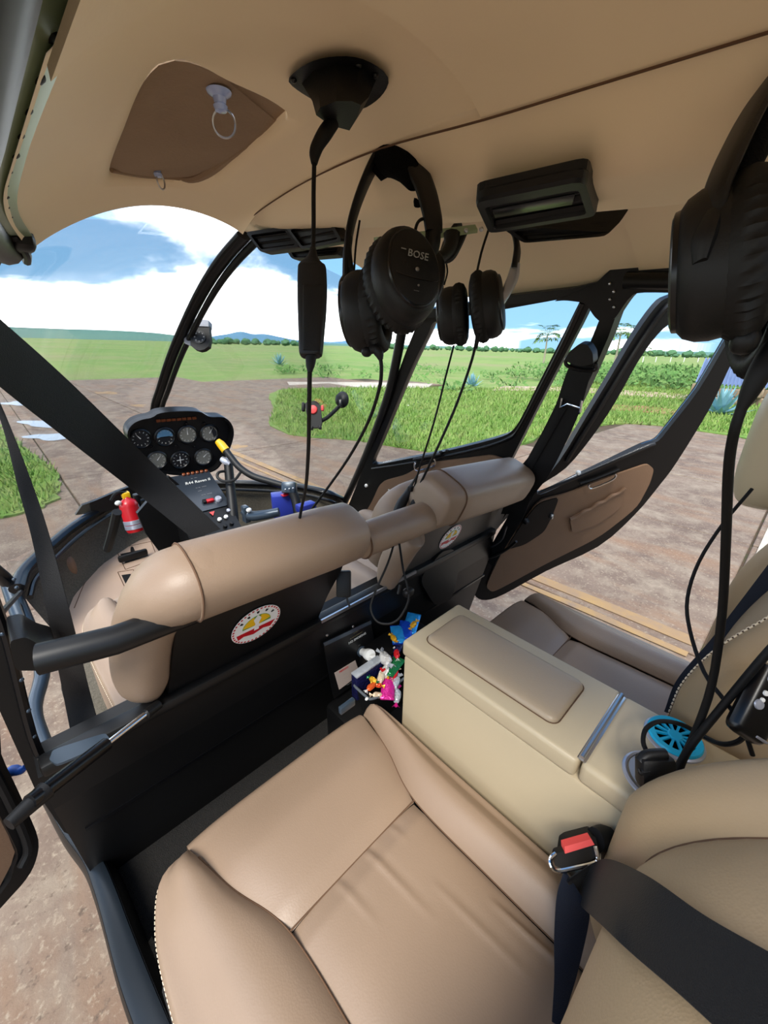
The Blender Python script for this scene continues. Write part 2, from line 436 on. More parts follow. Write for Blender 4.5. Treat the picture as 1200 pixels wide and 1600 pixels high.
M['field'] = ground_mat('grass_field', rgb(98, 130, 60), rgb(116, 138, 70), rgb(134, 138, 86), 0.05, 0.5, 0.95, (20, 0.6), 0.05, (0.03, rgb(132, 130, 88), (1, 1, 1)))
M['turf'] = ground_mat('green_turf', rgb(90, 126, 52), rgb(110, 138, 64), rgb(128, 134, 76), 0.6, 4, 0.95, (30, 0.6), 0.04)
M['blade'] = ground_mat('grass_blades', rgb(98, 136, 56), rgb(124, 152, 72), rgb(146, 150, 94), 0.7, 5, 0.8, (30, 0.0), 0.01)
M['dirt'] = ground_mat('sandy_dirt', rgb(176, 156, 132), rgb(158, 134, 110), rgb(186, 170, 146), 1.2, 5)
M['redsoil'] = ground_mat('red_soil', rgb(150, 104, 76), rgb(136, 100, 70), rgb(120, 130, 66), 1.2, 4)
M['ochre'] = ground_mat('worn_ochre_paint', rgb(152, 122, 80), rgb(140, 114, 84), rgb(128, 108, 90), 4, 9, 0.8, (60, 0.3), 0.004)
M['hill'] = mat('haze_tinted_forest', rgb(84, 116, 112), 1.0, var=(0.01, 0.2, rgb(98, 130, 116)), spec=0.0)  # forest green shifted to teal, aerial haze painted into the colour
M['hazehill'] = mat('haze_tinted_hill', rgb(92, 128, 150), 1.0, spec=0.0)  # blue of distance haze put straight into the base colour
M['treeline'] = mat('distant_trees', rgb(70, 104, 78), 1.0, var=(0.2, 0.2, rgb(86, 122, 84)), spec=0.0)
M['water'] = mat('puddle_water', rgb(176, 182, 186), 0.22, spec=0.6)

# field to the horizon
def disc(r0, r1, n=48, h=0.0):
    vs = []; rs = [r0 * (r1 / r0) ** (k / 10) for k in range(11)]
    vs.append(GP(0, 0, h))
    for r in rs:
        for k in range(n): a = 2 * math.pi * k / n; vs.append(GP(r * math.cos(a), r * math.sin(a), h))
    fs = [(0, 1 + k, 1 + (k + 1) % n) for k in range(n)]
    for i in range(10):
        for k in range(n): fs.append((1 + i * n + k, 1 + i * n + (k + 1) % n, 1 + (i + 1) * n + (k + 1) % n, 1 + (i + 1) * n + k))
    return vs, fs
mk('ground_field', disc(2, 900, 64, -0.06), M['field'], kind='structure', label='wide grass airfield running to the horizon')

# concrete apron, slab by slab
apron = thing('apron_paving', GP(0, 0, 0), 'weathered red brown concrete apron of jointed slabs', kind='structure')
mk('joint_bed', prism([GP(-14, -9, -0.05), GP(11.5, -9, -0.05), GP(13.5, 15.8, -0.05), GP(-20, 22.6, -0.05)], _gn * 0.03), M['joint'], apron, smooth=False)
SX, SY = 2.05, 2.9
base = box((0, 0, 0), (SX - 0.018, SY - 0.018, 0.06), bev=0.006, seg=1)
slab_me = None
def poly_in(x, y, P):
    r = False
    for (x1, y1), (x2, y2) in zip(P, P[1:] + P[:1]):
        if (y1 > y) != (y2 > y) and x < (x2 - x1) * (y - y1) / (y2 - y1) + x1: r = not r
    return r
AP = [(-12, -8), (11.6, -8), (11.6, 3.2), (14, 14), (8.5, 15.6), (0, 21), (-16, 22.4)]
nslab = 0
for i in range(-8, 8):
    for j in range(-3, 8):
        x = 1.95 + SX * (i + 0.5); y = 0.05 + SY * (j + 0.5)
        if not any(poly_in(x + a, y + b, AP) for a in (-0.7, 0.7) for b in (-1, 1)): continue
        if x > 5.2 and 4.2 < y < 11: continue
        c = GP(x, y, -0.03 + random.uniform(-0.004, 0.003))
        if slab_me is None:
            so = mk('concrete_slab', base, M['concrete'], apron, smooth=False); slab_me = so.data
        else:
            so = bpy.data.objects.new('concrete_slab', slab_me); COL.objects.link(so); so.parent = apron
        so.location = c - ORG[apron.name]; so.rotation_mode = 'QUATERNION'; so.rotation_quaternion = GQ
        nslab += 1
# pale strip along the apron behind the aircraft, and the ochre guide lines
mk('kerb_strip', prism([GP(1.5, 0.02, 0), GP(12, -0.06, 0), GP(12, -0.62, 0), GP(1.5, -0.5, 0)], _gn * 0.012), M['concrete_light'], apron, smooth=False)
for x0, w in ((1.90, 0.05), (2.03, 0.09)):
    P = []
    for k in range(15): y = 0.1 + k * 0.55; P.append(GP(x0 - 0.018 * y + random.uniform(-0.006, 0.006), y, 0.003))
    Q = [p + GX * (w + random.uniform(-0.012, 0.012)) for p in reversed(P)]
    mk('guide_line', prism(P + Q, _gn * 0.003), M['ochre'], apron, smooth=False)
# worn paint marks and puddles ahead
def puddle(px0, px1, py0, py1, name, label, m, h=0.004, n=28, par=None, cat=None):
    L0 = []
    for k in range(n):
        a = 2 * math.pi * k / n; w = 1 + 0.22 * math.sin(3 * a + px0) + 0.13 * math.sin(5 * a + py0)
        p = G((px0 + px1) / 2 + (px1 - px0) / 2 * math.cos(a) * w, (py0 + py1) / 2 + (py1 - py0) / 2 * math.sin(a) * w)
        L0.append(p + _gn * 0.002)
    return mk(name, prism(L0, _gn * h), m, par, smooth=False, label=label, cat=cat)
puddle(5, 57, 627, 634, 'puddle', 'thin far puddle of rainwater on the apron, farthest left', M['water'], cat='puddle')
puddle(35, 112, 656, 668, 'puddle', 'largest pale puddle on the apron beside the left grass', M['water'], cat='puddle')
puddle(42, 108, 678, 688, 'puddle', 'small pale puddle just below the largest puddle', M['water'], cat='puddle')
for a in ((150, 185, 612, 616), (205, 228, 632, 636), (360, 385, 695, 701), (260, 300, 636, 640)):
    puddle(*a, 'paint_mark', None, M['ochre'], 0.002, par=apron)

# grass: turf sheets with blades
def sheet(P, name, label, h=0.02, mat_=None):
    L0 = resample(spline([GP(x, y, -0.02) for x, y in P], 4, True), 220)
    L1 = [p + V((random.uniform(-0.04, 0.04), random.uniform(-0.04, 0.04), 0)) for p in L0]
    return mk(name, prism(L1, _gn * (h + 0.02)), mat_ or M['turf'], smooth=False, kind='structure', label=label)
A_mid = [(4.45, 9.0), (3.6, 7.7), (3.3, 6.35), (3.95, 5.3), (4.35, 3.8), (4.6, 3.45), (5.75, 3.3), (6.4, 3.4), (7.4, 3.5), (8.6, 3.3), (9.9, 3.05), (10.4, 2.2), (10.3, 1.1), (10.9, -3), (40, -6), (40, 8), (16, 8.2), (10.6, 12), (7.0, 13.1)]
A_left = [(-0.45, 9.9), (-0.25, 7.6), (-0.1, 6.3), (-0.2, 5.3), (-0.35, 4.95), (-0.75, 4.8), (-4, 4.6), (-9, 5), (-9, 11), (-1.2, 10.6)]
sheet(A_mid, 'turf_patch', 'green grass beside the apron right of the nose')
sheet(A_left, 'turf_patch', 'green grass patch at the left edge of the apron')
A_far = [(-40, 22.5), (-16, 22.3), (0.0, 21.4), (6.2, 17.3), (9.5, 16.0), (13, 14.4), (20, 11), (60, 10), (60, 60), (-40, 60)]
import numpy as np
def blades(areas, name, label):
    vs, fs = [], []
    for P, cnt, near in areas:
        xs = [p[0] for p in P]; ys = [p[1] for p in P]; k = 0; tries = 0
        while k < cnt and tries < cnt * 14:
            tries += 1
            x = random.uniform(min(xs), max(xs)); y = random.uniform(min(ys), max(ys))
            d = math.hypot(x + 0.5, y)
            if random.random() > (near / max(d, near)) ** 1.6 or not poly_in(x, y, P): continue
            k += 1
            h = random.uniform(0.05, 0.13) * (1 + 0.015 * d); w = random.uniform(0.005, 0.012) * (1 + 0.10 * d)
            a = random.uniform(0, math.pi); b = random.uniform(-0.7, 0.7); c = random.uniform(-0.7, 0.7)
            o = GP(x, y, 0.0); n0 = len(vs)
            vs += [o + V((math.cos(a) * w, math.sin(a) * w, 0)), o - V((math.cos(a) * w, math.sin(a) * w, 0)), o + V((b * h, c * h, h))]
            fs.append((n0, n0 + 1, n0 + 2))
    me = bpy.data.meshes.new(name); me.from_pydata([tuple(v) for v in vs], [], fs); me.update(); me.materials.append(M['blade'])
    o = bpy.data.objects.new(name, me); COL.objects.link(o); return tag(o, label, 'grass', kind='stuff')
blades([(A_mid, 60000, 6.0), (A_left, 16000, 6.0)], 'grass', 'bright green grass blades growing around the apron')

# roads and bare soil
mk('dirt_road', prism([GP(13.6, 8.8, 0.0), GP(16.2, 7.0, 0.0), GP(17.2, 3.3, 0.0), GP(19, -2, 0), GP(21, -2, 0), GP(19.2, 4.2, 0), GP(18.2, 7.6, 0), GP(15.5, 9.6, 0.0)], _gn * 0.05), M['dirt'], smooth=False, kind='structure', label='sandy track crossing the grass behind the rear door')
mk('soil_patch', prism(resample([GP(11.6, 4.5, 0), GP(12.3, 3.4, 0), GP(12.3, 2.5, 0), GP(13.3, 2.3, 0), GP(13.8, 3.4, 0), GP(13.0, 4.6, 0)], 40), _gn * 0.045), M['redsoil'], smooth=False, kind='structure', label='bare red soil patch in the grass by the track')
mk('path_strip', prism([GP(8.2, 14.4, -0.02), GP(10.5, 12.1, -0.02), GP(12.4, 11.0, -0.02), GP(14.2, 12.2, -0.02), GP(12.0, 14.2, -0.02), GP(9.0, 15.9, -0.02)], _gn * 0.022), M['concrete_light'], smooth=False, kind='structure', label='pale concrete strip leading right between the lawns')

# hills
def ridge(pts, dist, name, label, m, base_h=-8):
    """pts: (pixel x, pixel y of the crest)"""
    vs, fs = [], []
    cr_ = [CAM + ray(x, y) * (dist / ray(x, y).length) for x, y in pts]
    cr_ = spline(cr_, 5); n = len(cr_)
    for p in cr_:
        o = V((p.x - CAM.x, p.y - CAM.y, 0)).normalized()
        hgt = p.z - gz(p.x, p.y)
        for k, (f, d) in enumerate(((0.0, -0.14), (0.5, -0.07), (0.85, -0.02), (1.0, 0), (0.6, 0.08), (0, 0.2))):
            q = p + o * (dist * d); q.z = gz(q.x, q.y) + max(hgt, 0.5) * f - (0.5 if f == 0 else 0); vs.append(q)
    for i in range(n - 1):
        for k in range(5): fs.append((i * 6 + k, i * 6 + k + 1, (i + 1) * 6 + k + 1, (i + 1) * 6 + k))
    return mk(name, (vs, fs), m, kind='structure', label=label)
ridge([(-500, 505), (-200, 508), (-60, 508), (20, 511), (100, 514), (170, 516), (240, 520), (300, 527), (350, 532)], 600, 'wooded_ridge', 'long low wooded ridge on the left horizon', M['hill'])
ridge([(300, 534), (330, 526), (355, 522), (376, 518), (395, 522), (415, 522), (440, 527), (470, 532), (520, 534), (560, 531), (600, 535), (640, 541)], 800, 'haze_blue_hills', 'low haze-blue hills ahead of the nose', M['hazehill'])
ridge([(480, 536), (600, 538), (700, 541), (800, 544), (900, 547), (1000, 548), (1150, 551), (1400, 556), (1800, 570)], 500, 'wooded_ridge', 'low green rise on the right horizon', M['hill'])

# distant tree line: clumps of crowns
def treeline(spots, name, label):
    parts = []
    for px, py, d, hgt in spots:
        b = CAM + ray(px, py) * (d / ray(px, py).length); b = GP(b.x, b.y, 0)
        c, f = blob(b + V((0, 0, hgt * 0.5)), (hgt * random.uniform(0.5, 0.9), hgt * random.uniform(0.5, 0.9), hgt * 0.5), 2.0, 7, 5)
        c = [p + V((random.uniform(-1, 1), random.uniform(-1, 1), random.uniform(-1, 1))) * hgt * 0.10 for p in c]
        parts.append((c, f))
    mk(name, J(*parts), M['treeline'], kind='stuff', label=label, cat='tree line')
treeline([(x + random.uniform(-4, 4), 540, 260 + random.uniform(-30, 30), random.uniform(1.6, 3.4)) for x in range(312, 480, 4)] , 'tree_line', 'dark row of trees in front of the haze-blue hills')
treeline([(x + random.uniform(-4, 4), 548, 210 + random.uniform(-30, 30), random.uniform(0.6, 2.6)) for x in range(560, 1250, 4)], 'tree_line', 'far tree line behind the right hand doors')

# leafy crop bank beyond the sandy track
def leafbank(name, label, spots, m):
    vs, fs = [], []
    for (x, y, r, h) in spots:
        for k in range(26):
            o = GP(x + random.uniform(-r, r), y + random.uniform(-r, r), random.uniform(0, h))
            a = V((random.uniform(-1, 1), random.uniform(-1, 1), random.uniform(-0.2, 1))).normalized(); b = a.orthogonal().normalized()
            s = random.uniform(0.12, 0.3); n0 = len(vs)
            vs += [o, o + a * s * 0.5 + b * s * 0.3, o + a * s, o + a * s * 0.5 - b * s * 0.3]; fs.append((n0, n0 + 1, n0 + 2, n0 + 3))
    mk(name, (vs, fs), m, smooth=False, kind='stuff', label=label, cat='crop')
M['crop'] = ground_mat('crop_leaves', rgb(72, 112, 52), rgb(94, 130, 64), rgb(116, 140, 80), 0.5, 3, 0.8, (30, 0), 0.01)
leafbank('crop_bank', 'low leafy green crop growing beyond the sandy track', [(random.uniform(21, 34), random.uniform(-2, 12), 0.8, 0.75) for _ in range(330)], M['crop'])
leafbank('weed_clumps', 'loose taller weeds standing in the lawn ahead of the right door', [(random.uniform(11, 26), random.uniform(8, 24), 0.5, 0.25) for _ in range(45)], M['crop'])

# papaya trees
M['papaya_leaf'] = mat('papaya_leaf', rgb(70, 104, 48), 0.6, var=(6, 0.3, rgb(98, 128, 62)))
M['papaya_trunk'] = mat('papaya_trunk', rgb(150, 142, 120), 0.9, bump=(30, 0.4))
def papaya(px, py, crown_py, spread, label, seed, yellow=False):
    random.seed(seed); b = G(px, py); d = depth(b)
    top = CAM + ray(px + 4, crown_py) * d; h = top.z - b.z
    t = thing('papaya_tree', b, label, 'tree', 'young papaya trees')
    mk('trunk', tube([b, b + V((0.03, 0, h * 0.5)), b + V((0.0, 0.02, h * 0.86))], [0.10, 0.075, 0.05], 7), M['papaya_trunk'], t)
    for k in range(22):
        a = k * 2.4 + random.uniform(-0.3, 0.3); el = random.uniform(-0.35, 0.9)
        o = b + V((0, 0, h * random.uniform(0.80, 0.9))); u = V((math.cos(a) * math.cos(el), math.sin(a) * math.cos(el), math.sin(el)))
        ln = spread * random.uniform(0.7, 1.1); e = o + u * ln
        stem = tube([o, o + u * ln * 0.6 + V((0, 0, 0.05)), e], 0.012, 4, 3)
        vs, fs = [], []
        s = u.cross(V((0, 0, 1))).normalized(); tip = (u * 0.8 + V((0, 0, -0.5))).normalized()
        for q in range(7):
            an = (q - 3) * 0.62; dr = tip * math.cos(an) + s * math.sin(an); sd = dr.cross(V((0, 0, 1))).normalized()
            l = spread * 0.55 * (1 - 0.06 * abs(q - 3)); n0 = len(vs)
            vs += [e, e + dr * l * 0.55 + sd * l * 0.16, e + dr * l + V((0, 0, -0.05)), e + dr * l * 0.55 - sd * l * 0.16]; fs.append((n0, n0 + 1, n0 + 2, n0 + 3))
        mk('leaf', J(stem, (vs, fs)), M['yellow'] if (yellow and k in (5, 9)) else M['papaya_leaf'], t, smooth=False)
papaya(848, 574, 516, 0.95, 'slim papaya tree seen through the front door window', 3)
papaya(957, 582, 512, 1.0, 'taller papaya tree seen through the rear door window', 5)
papaya(991, 580, 540, 0.8, 'low papaya with a yellowing leaf beside the taller papaya', 9, True)
random.seed(11)

# agaves
M['agave'] = mat('blue_agave_leaf', rgb(104, 148, 156), 0.55, var=(5, 0.3, rgb(128, 172, 178)))
def agave(px, py, width_px, label, n=30):
    b = G(px, py); s = width_px / FPX * depth(b) * 0.5
    t = thing('agave_plant', b, label, 'agave', 'blue agave plants')
    for k in range(n):
        a = k * 2.39996; el = 0.12 + 1.35 * (k / n) ** 0.8; ln = s * random.uniform(0.92, 1.12)
        u = V((math.cos(a) * math.cos(el), math.sin(a) * math.cos(el), math.sin(el))); sd = V((-math.sin(a), math.cos(a), 0)); up = sd.cross(u) * -1
        pts = [b + V((0, 0, 0.02)), b + u * ln * 0.5 + V((0, 0, -0.02)), b + u * ln + V((0, 0, 0.05 * s))]
        w = s * 0.10; vs = []
        for (p, ww) in zip(pts, (w * 0.7, w, 0.01 * w)):
            vs += [p + sd * ww, p + V((0, 0, -0.35 * ww)), p - sd * ww, p + V((0, 0, -0.1 * ww))]
        fs = []
        for i in (0, 1):
            for q in range(4): fs.append((i * 4 + q, i * 4 + (q + 1) % 4, i * 4 + 4 + (q + 1) % 4, i * 4 + 4 + q))
        mk('leaf', (vs, fs), M['agave'], t, smooth=False)
agave(737, 604, 40, 'blue agave standing in the lawn outside the front door window')
agave(437, 570, 34, 'blue agave far ahead in the grass left of the hanging control box', 22)
agave(482, 566, 16, 'tiny distant agave beside the hanging control box', 14)
agave(1122, 648, 84, 'large pale blue agave in front of the shed', 38)

# shed with corrugated roof
M['shed_roof'] = mat('blue_grey_corrugated_sheet', rgb(104, 122, 156), 0.35, 0.25, var=(3, 0.3, rgb(128, 142, 168)))
M['shed_wall'] = mat('rough_stone', rgb(150, 130, 104), 0.9, bump=(12, 0.6), var=(4, 0.3, rgb(118, 100, 82)))
b0 = G(1150, 640); shed = thing('shed', GP(b0.x + 0.6, b0.y - 0.6), 'small open shed with a blue corrugated roof behind the big agave', 'shed')
sd_ = depth(b0) * 1.05
c1, c2, c3, c4 = PD(1102, 560, sd_ * 1.10), PD(1300, 562, sd_ * 1.10), PD(1300, 612, sd_), PD(1086, 598, sd_)
for k in range(9):
    def fn(u, v, k=k):
        a = (k + u) / 9; p = c1.lerp(c2, a).lerp(c4.lerp(c3, a), v); return p + V((0, 0, 0.035 * math.sin(u * math.pi * 2 * 4)))
    mk('roof_sheet', slab(fn, 32, 1, V((0, 0, -0.012))), M['shed_roof'], shed)
for p in (c4, c4.lerp(c3, 0.5), c1.lerp(c2, 0.03), c1.lerp(c2, 0.5)):
    g = GP(p.x, p.y); mk('post', box((p + g) / 2 - V((0, 0, 0.02)), (0.1, 0.1, (p - g).length), bev=0.01), M['shed_wall'], shed)
w0 = GP(c4.x + 0.1, c4.y); w1 = GP(c3.x + 0.1, c3.y)
dw = (w1 - w0)
for r in range(2):
    for k in range(9):
        c = w0 + dw * ((k + 0.5 + 0.5 * (r % 2)) / 9) + V((0, 0, 0.13 + r * 0.26))
        mk('stone', box(c, (0.26, dw.length / 9 * 0.95, 0.25), bev=0.03, seg=1), M['shed_wall'], shed)
# white marker posts in the crop
for k, px in enumerate((1004, 1024, 1047, 1068, 1090, 1112)):
    b = G(px, 566); mk('marker_post', J(box(b + V((0, 0, 0.35)), (0.09, 0.09, 0.7), bev=0.01), box(b + V((0, 0, 0.74)), (0.12, 0.12, 0.09), bev=0.02)), M['white'],
       label='small white marker post in the far crop, ' + ('first', 'second', 'third', 'fourth', 'fifth', 'sixth')[k] + ' from the left', cat='post', group='white marker posts in the crop')
# ================================================================ cabin shell
RPL = (V((0.64, 0, 0.90)), V((1, 0, 0.2667)).normalized())           # right side plane, leaning in towards the roof
RFD = plane3((0.64, 1.42, 0.90), (0.44, 1.42, 1.65), (0.70, 0.62, 0.90))   # right front door, ajar on its front hinges
_hb, _fr = V((0.655, 0.70, 0.72)), V((0.935, 0.287, 1.277))
RRD = plane3(_hb, _fr, (0.50, 0.60, 1.60))                          # right rear door, swung open
def inw(pl):                                                        # plane normal that points to the cabin
    return pl[1] if pl[1].dot(CAM - pl[0]) > 0 else -pl[1]
def loop(pts, pl, off=0.0, r=None, n=4):
    L0 = [PP(x, y, pl) + inw(pl) * off for x, y in pts]
    return rounded(L0, r, n) if r else L0

# ---- ceiling
ceil = thing('ceiling', (-0.1, 0.35, 1.76), 'tan upholstered cabin ceiling with a deep centre spine', kind='structure')
def seamx(y): return -0.10 + 0.06 * max(0, (y - 0.55) / 0.37) ** 1.5
def seamz(y): return 1.728 + 0.03 * min(1, max(0, (y + 0.1) / 0.45)) + 0.004 * max(0, (y - 0.4)) * 2
def leftx(y): return -0.452 + 0.05 * max(0, (y - 0.55) / 0.35) ** 2
def ceilz(x, y):
    a, b = leftx(y), seamx(y); t = (x - a) / (b - a); t = min(max(t, 0), 1)
    z = 1.672 * (1 - t) + seamz(y) * t + 0.058 * math.sin(math.pi * min(1, t * 1.0)) ** 0.8
    if y > 0.74: z -= 0.012 * ((y - 0.74) / 0.16) ** 2
    return z
hole_px = [(172, 276), (196, 210), (222, 150), (252, 112), (290, 108), (360, 140), (430, 172), (452, 190), (440, 202), (390, 238), (335, 282), (300, 290), (240, 287), (185, 284)]
def onceil(px, py, dz=0.0):
    p = PZ(px, py, 1.76)
    for _ in range(6): p = PZ(px, py, ceilz(p.x, p.y) + dz)
    return p
hole = resample(spline([onceil(*p) for p in hole_px], 4, True), 72)
outer = []
for k in range(30): y = 0.30 + 0.58 * k / 29; outer.append(V((leftx(y), y, 0)))
for k in range(1, 20): t = k / 20; x = leftx(0.88) * (1 - t) + seamx(0.93) * t; outer.append(V((x, 0.88 + 0.05 * t + 0.012 * math.sin(t * math.pi), 0)))
for k in range(30): y = 0.93 - 0.63 * k / 29; outer.append(V((seamx(y), y, 0)))
for k in range(1, 16): t = k / 16; outer.append(V((seamx(0.3) * (1 - t) + leftx(0.3) * t, 0.3, 0)))
O72 = resample(outer, 144); H = resample(hole, 144)
hc = sum(H, V((0, 0, 0))) / len(H)
def ang_key(p): return math.atan2(p.y - hc.y, p.x - hc.x)
H.sort(key=ang_key); O72.sort(key=ang_key)
vs, fs = [], []
K = 16
for k in range(K + 1):
    t = k / K
    for h_, o_ in zip(H, O72):
        x = h_.x * (1 - t) + o_.x * t; y = h_.y * (1 - t) + o_.y * t; vs.append(V((x, y, ceilz(x, y) + (0.006 * max(0, 1 - t * 8)))))
N = len(H)
for k in range(K):
    for i in range(N): fs.append((k * N + i, k * N + (i + 1) % N, (k + 1) * N + (i + 1) % N, (k + 1) * N + i))
for h_ in H: vs.append(V((h_.x, h_.y, ceilz(h_.x, h_.y) + 0.03)))
for i in range(N): fs.append((i, (i + 1) % N, (K + 1) * N + (i + 1) % N, (K + 1) * N + i))
mk('headliner_panel', (vs, fs), M['headliner'], ceil, ang=60)
def rear_l(u, v): y = -0.30 + 0.604 * v; x = leftx(y) * (1 - u) + seamx(y) * u; return V((x, y, ceilz(x, y) - 0.009))
mk('headliner_panel', slab(rear_l, 20, 16, V((0, 0, 0.006))), M['headliner'], ceil)
# spine
SP = [(-0.30, -0.115, 1.70, -0.045, 1.655, 0.115, 1.655, 0.175, 1.70), (0.09, -0.10, 1.738, -0.045, 1.68, 0.115, 1.685, 0.17, 1.735),
      (0.29, -0.10, 1.757, -0.045, 1.698, 0.115, 1.702, 0.17, 1.75), (0.46, -0.10, 1.759, -0.045, 1.712, 0.112, 1.717, 0.165, 1.757),
      (0.65, -0.092, 1.762, -0.04, 1.728, 0.095, 1.735, 0.14, 1.762), (0.82, -0.066, 1.764, -0.03, 1.745, 0.06, 1.750, 0.09, 1.764), (0.94, -0.04, 1.766, -0.02, 1.757, 0.03, 1.76, 0.05, 1.766), (1.0, -0.035, 1.776, -0.018, 1.766, 0.022, 1.768, 0.04, 1.776)]
def sec(s, u):
    P = [V((s[1], s[0], s[2])), V((s[3] - 0.012, s[0], s[4] + 0.01)), V((s[3] + 0.02, s[0], s[4])), V((s[5] - 0.02, s[0], s[6])), V((s[5] + 0.008, s[0], s[6] + 0.012)), V((s[7], s[0], s[8]))]
    Q = resample(spline(P, 4), 25, closed=False); i = min(int(u * 24), 23); return Q[i].lerp(Q[i + 1], u * 24 - i)
def spine(u, v):
    ys = v * (len(SP) - 1); i = min(int(ys), len(SP) - 2); t = ys - i
    P4 = [SP[max(i - 1, 0)], SP[i], SP[i + 1], SP[min(i + 2, len(SP) - 1)]]
    s = [0.5 * (2 * b + (c - a) * t + (2 * a - 5 * b + 4 * c - d) * t * t + (3 * b - a - 3 * c + d) * t ** 3) for a, b, c, d in zip(*P4)]
    return sec(s, u)
mk('ceiling_spine', surf(spine, 24, 30), M['headliner'], ceil)
mk('seam_piping', tube([V((seamx(y) - 0.001, y, seamz(y) - (0.011 if y < 0.31 else 0.002))) for y in (-0.2, 0, 0.1, 0.2, 0.3, 0.45, 0.6, 0.75, 0.85, 0.93)], 0.0011, 6), M['seam'], ceil)
def spv(y):
    for i in range(len(SP) - 1):
        if y <= SP[i + 1][0]: return (i + max(0, (y - SP[i][0]) / (SP[i + 1][0] - SP[i][0]))) / (len(SP) - 1)
    return 1.0
# right side headliner, two panels
def right_p(u, v, y0, y1):
    y = y0 + (y1 - y0) * v; a = spine(1.0, spv(y))
    x1 = 0.455; z1 = 1.652; x = a.x + (x1 - a.x) * u
    return V((x, y, (a.z + 0.004) * (1 - u) + z1 * u + 0.02 * math.sin(u * math.pi)))
mk('headliner_panel', surf(lambda u, v: right_p(u, v, 0.285, 0.93), 16, 16), M['headliner'], ceil)
mk('headliner_panel', surf(lambda u, v: right_p(u, v, -0.30, 0.30) - V((0, 0, 0.004)), 16, 16), M['headliner'], ceil)
# upper skin of the roof, so the cabin is closed above the lining
def roof(u, v): x = -0.47 + 0.94 * u; y = -0.32 + 1.24 * v; return V((x, y, 1.71 + 0.13 * (1 - (2 * u - 1) ** 2) ** 0.7 - 0.04 * max(0, v - 0.85) / 0.15))
def roof_skin():
    vs, fs = slab(roof, 36, 40, V((0, 0, 0.006))); out = []
    hx0, hx1 = min(h.x for h in H), max(h.x for h in H); hy0, hy1 = min(h.y for h in H), max(h.y for h in H)
    for f in fs:
        c = sum((vs[i] for i in f), V((0, 0, 0))) / len(f)
        if hx0 - 0.02 < c.x < hx1 + 0.02 and hy0 - 0.02 < c.y < hy1 + 0.02: continue
        out.append(f)
    return vs, out
mk('roof_skin', roof_skin(), M['blackgloss'], ceil)
# skylight glass over the cut-out
mk('window_1', prism([V((h.x, h.y, ceilz(h.x, h.y) + 0.042)) for h in resample(H, 40)], (0, 0, 0.004)), M['glass'], kind='structure', label='small roof skylight pane above the left front seat')

# sunshade pressed into the skylight by two suction cups with rings
M['shade'] = mat('brown_shade_cloth', rgb(158, 132, 106), 0.85, bump=(200, 0.5), var=(7, 0.3, rgb(140, 116, 92)), bdist=0.002)
shade = thing('sunshade', (hc.x, hc.y, 1.79), 'brown fabric sunshade fitted into the ceiling skylight', 'sunshade')
SHP = [(174, 272), (196, 210), (222, 150), (252, 112), (290, 108), (360, 140), (430, 172), (450, 188), (436, 200), (388, 234), (352, 258), (322, 272), (300, 283), (240, 281), (185, 279)]
shl = resample(spline([onceil(x, y, 0.012) for x, y in SHP], 4, True), 60)
_gap = onceil(322, 278, 0.012)
shl = [p + (p - hc).normalized() * (0.010 * min(1, max(0, ((p - _gap).length - 0.02) / 0.03))) for p in shl]
shl = [V((p.x, p.y, ceilz(p.x, p.y) + 0.014)) for p in shl]
mk('cloth', prism(shl, (0, 0, 0.006)), M['shade'], shade)
mk('fold', tube([onceil(x, y, 0.010) for x, y in ((174, 266), (215, 271), (260, 276), (300, 279), (330, 266), (368, 240), (410, 214), (446, 188))], [0.003, 0.005, 0.004, 0.006, 0.007, 0.004, 0.005, 0.003], 8), M['shade'], shade)
M['cup'] = mat('blue_suction_cup', rgb(170, 190, 240), 0.12, spec=0.8, coat=0.5)
for px, py, s in ((342, 143, 1.0), (244, 256, 0.8)):
    c = onceil(px, py, 0.010); cup = mk('suction_cup', lathe([(0.013 * s, 0), (0.012 * s, -0.002), (0.007 * s, -0.005), (0.006 * s, -0.010), (0.0075 * s, -0.012), (0.006 * s, -0.016), (0.0, -0.017)], c, (0, 0, 1), 20), M['cup'], shade)
    cc = c + V((0.004, 0.004, -0.024 * s)); rr = 0.0125 * s
    mk('split_ring', tube([cc + V((rr * math.cos(a) * 0.75, rr * math.cos(a) * (0.6 if s < 1 else -0.6), rr * math.sin(a))) for a in [2 * math.pi * k / 16 for k in range(17)]], 0.0012, 6, 2), M['steel'], cup)

# ---- left roof edge: door frame, rivet strip, hinge bracket
frl = thing('trim_1', (-0.47, 0.4, 1.66), 'black left door frame and riveted edge along the roof', kind='structure')
mk('frame_tube', tube([V((leftx(y) - 0.034, y, 1.668)) for y in (-0.25, 0, 0.2, 0.4, 0.6, 0.8, 0.9)], 0.024, 12), M['black'], frl)
mk('edge_strip', ribbon([V((leftx(y) - 0.012, y, 1.672)) for y in (-0.2, 0.1, 0.3, 0.5, 0.7, 0.86)], [V((leftx(y) + 0.012, y, ceilz(leftx(y) + 0.012, y) - 0.003)) for y in (-0.2, 0.1, 0.3, 0.5, 0.7, 0.86)], 0.0012), M['greenplate'], frl)
for k in range(12):
    y = 0.20 + k * 0.048; p = V((leftx(y) + 0.002, y, 1.676))
    mk('rivet', blob(p + V((0, 0, 0.002)), (0.0035 + 0.001 * (k % 3 == 0), 0.009, 0.002), 2.2, 8, 6), M['rubber'], frl)
mk('frame_tube', tube([V((-0.475, -0.1, 1.70)), V((-0.47, 0.15, 1.712)), V((-0.452, 0.30, 1.712)), V((-0.44, 0.36, 1.70))], [0.02, 0.02, 0.016, 0.004], 10), M['black'], frl)
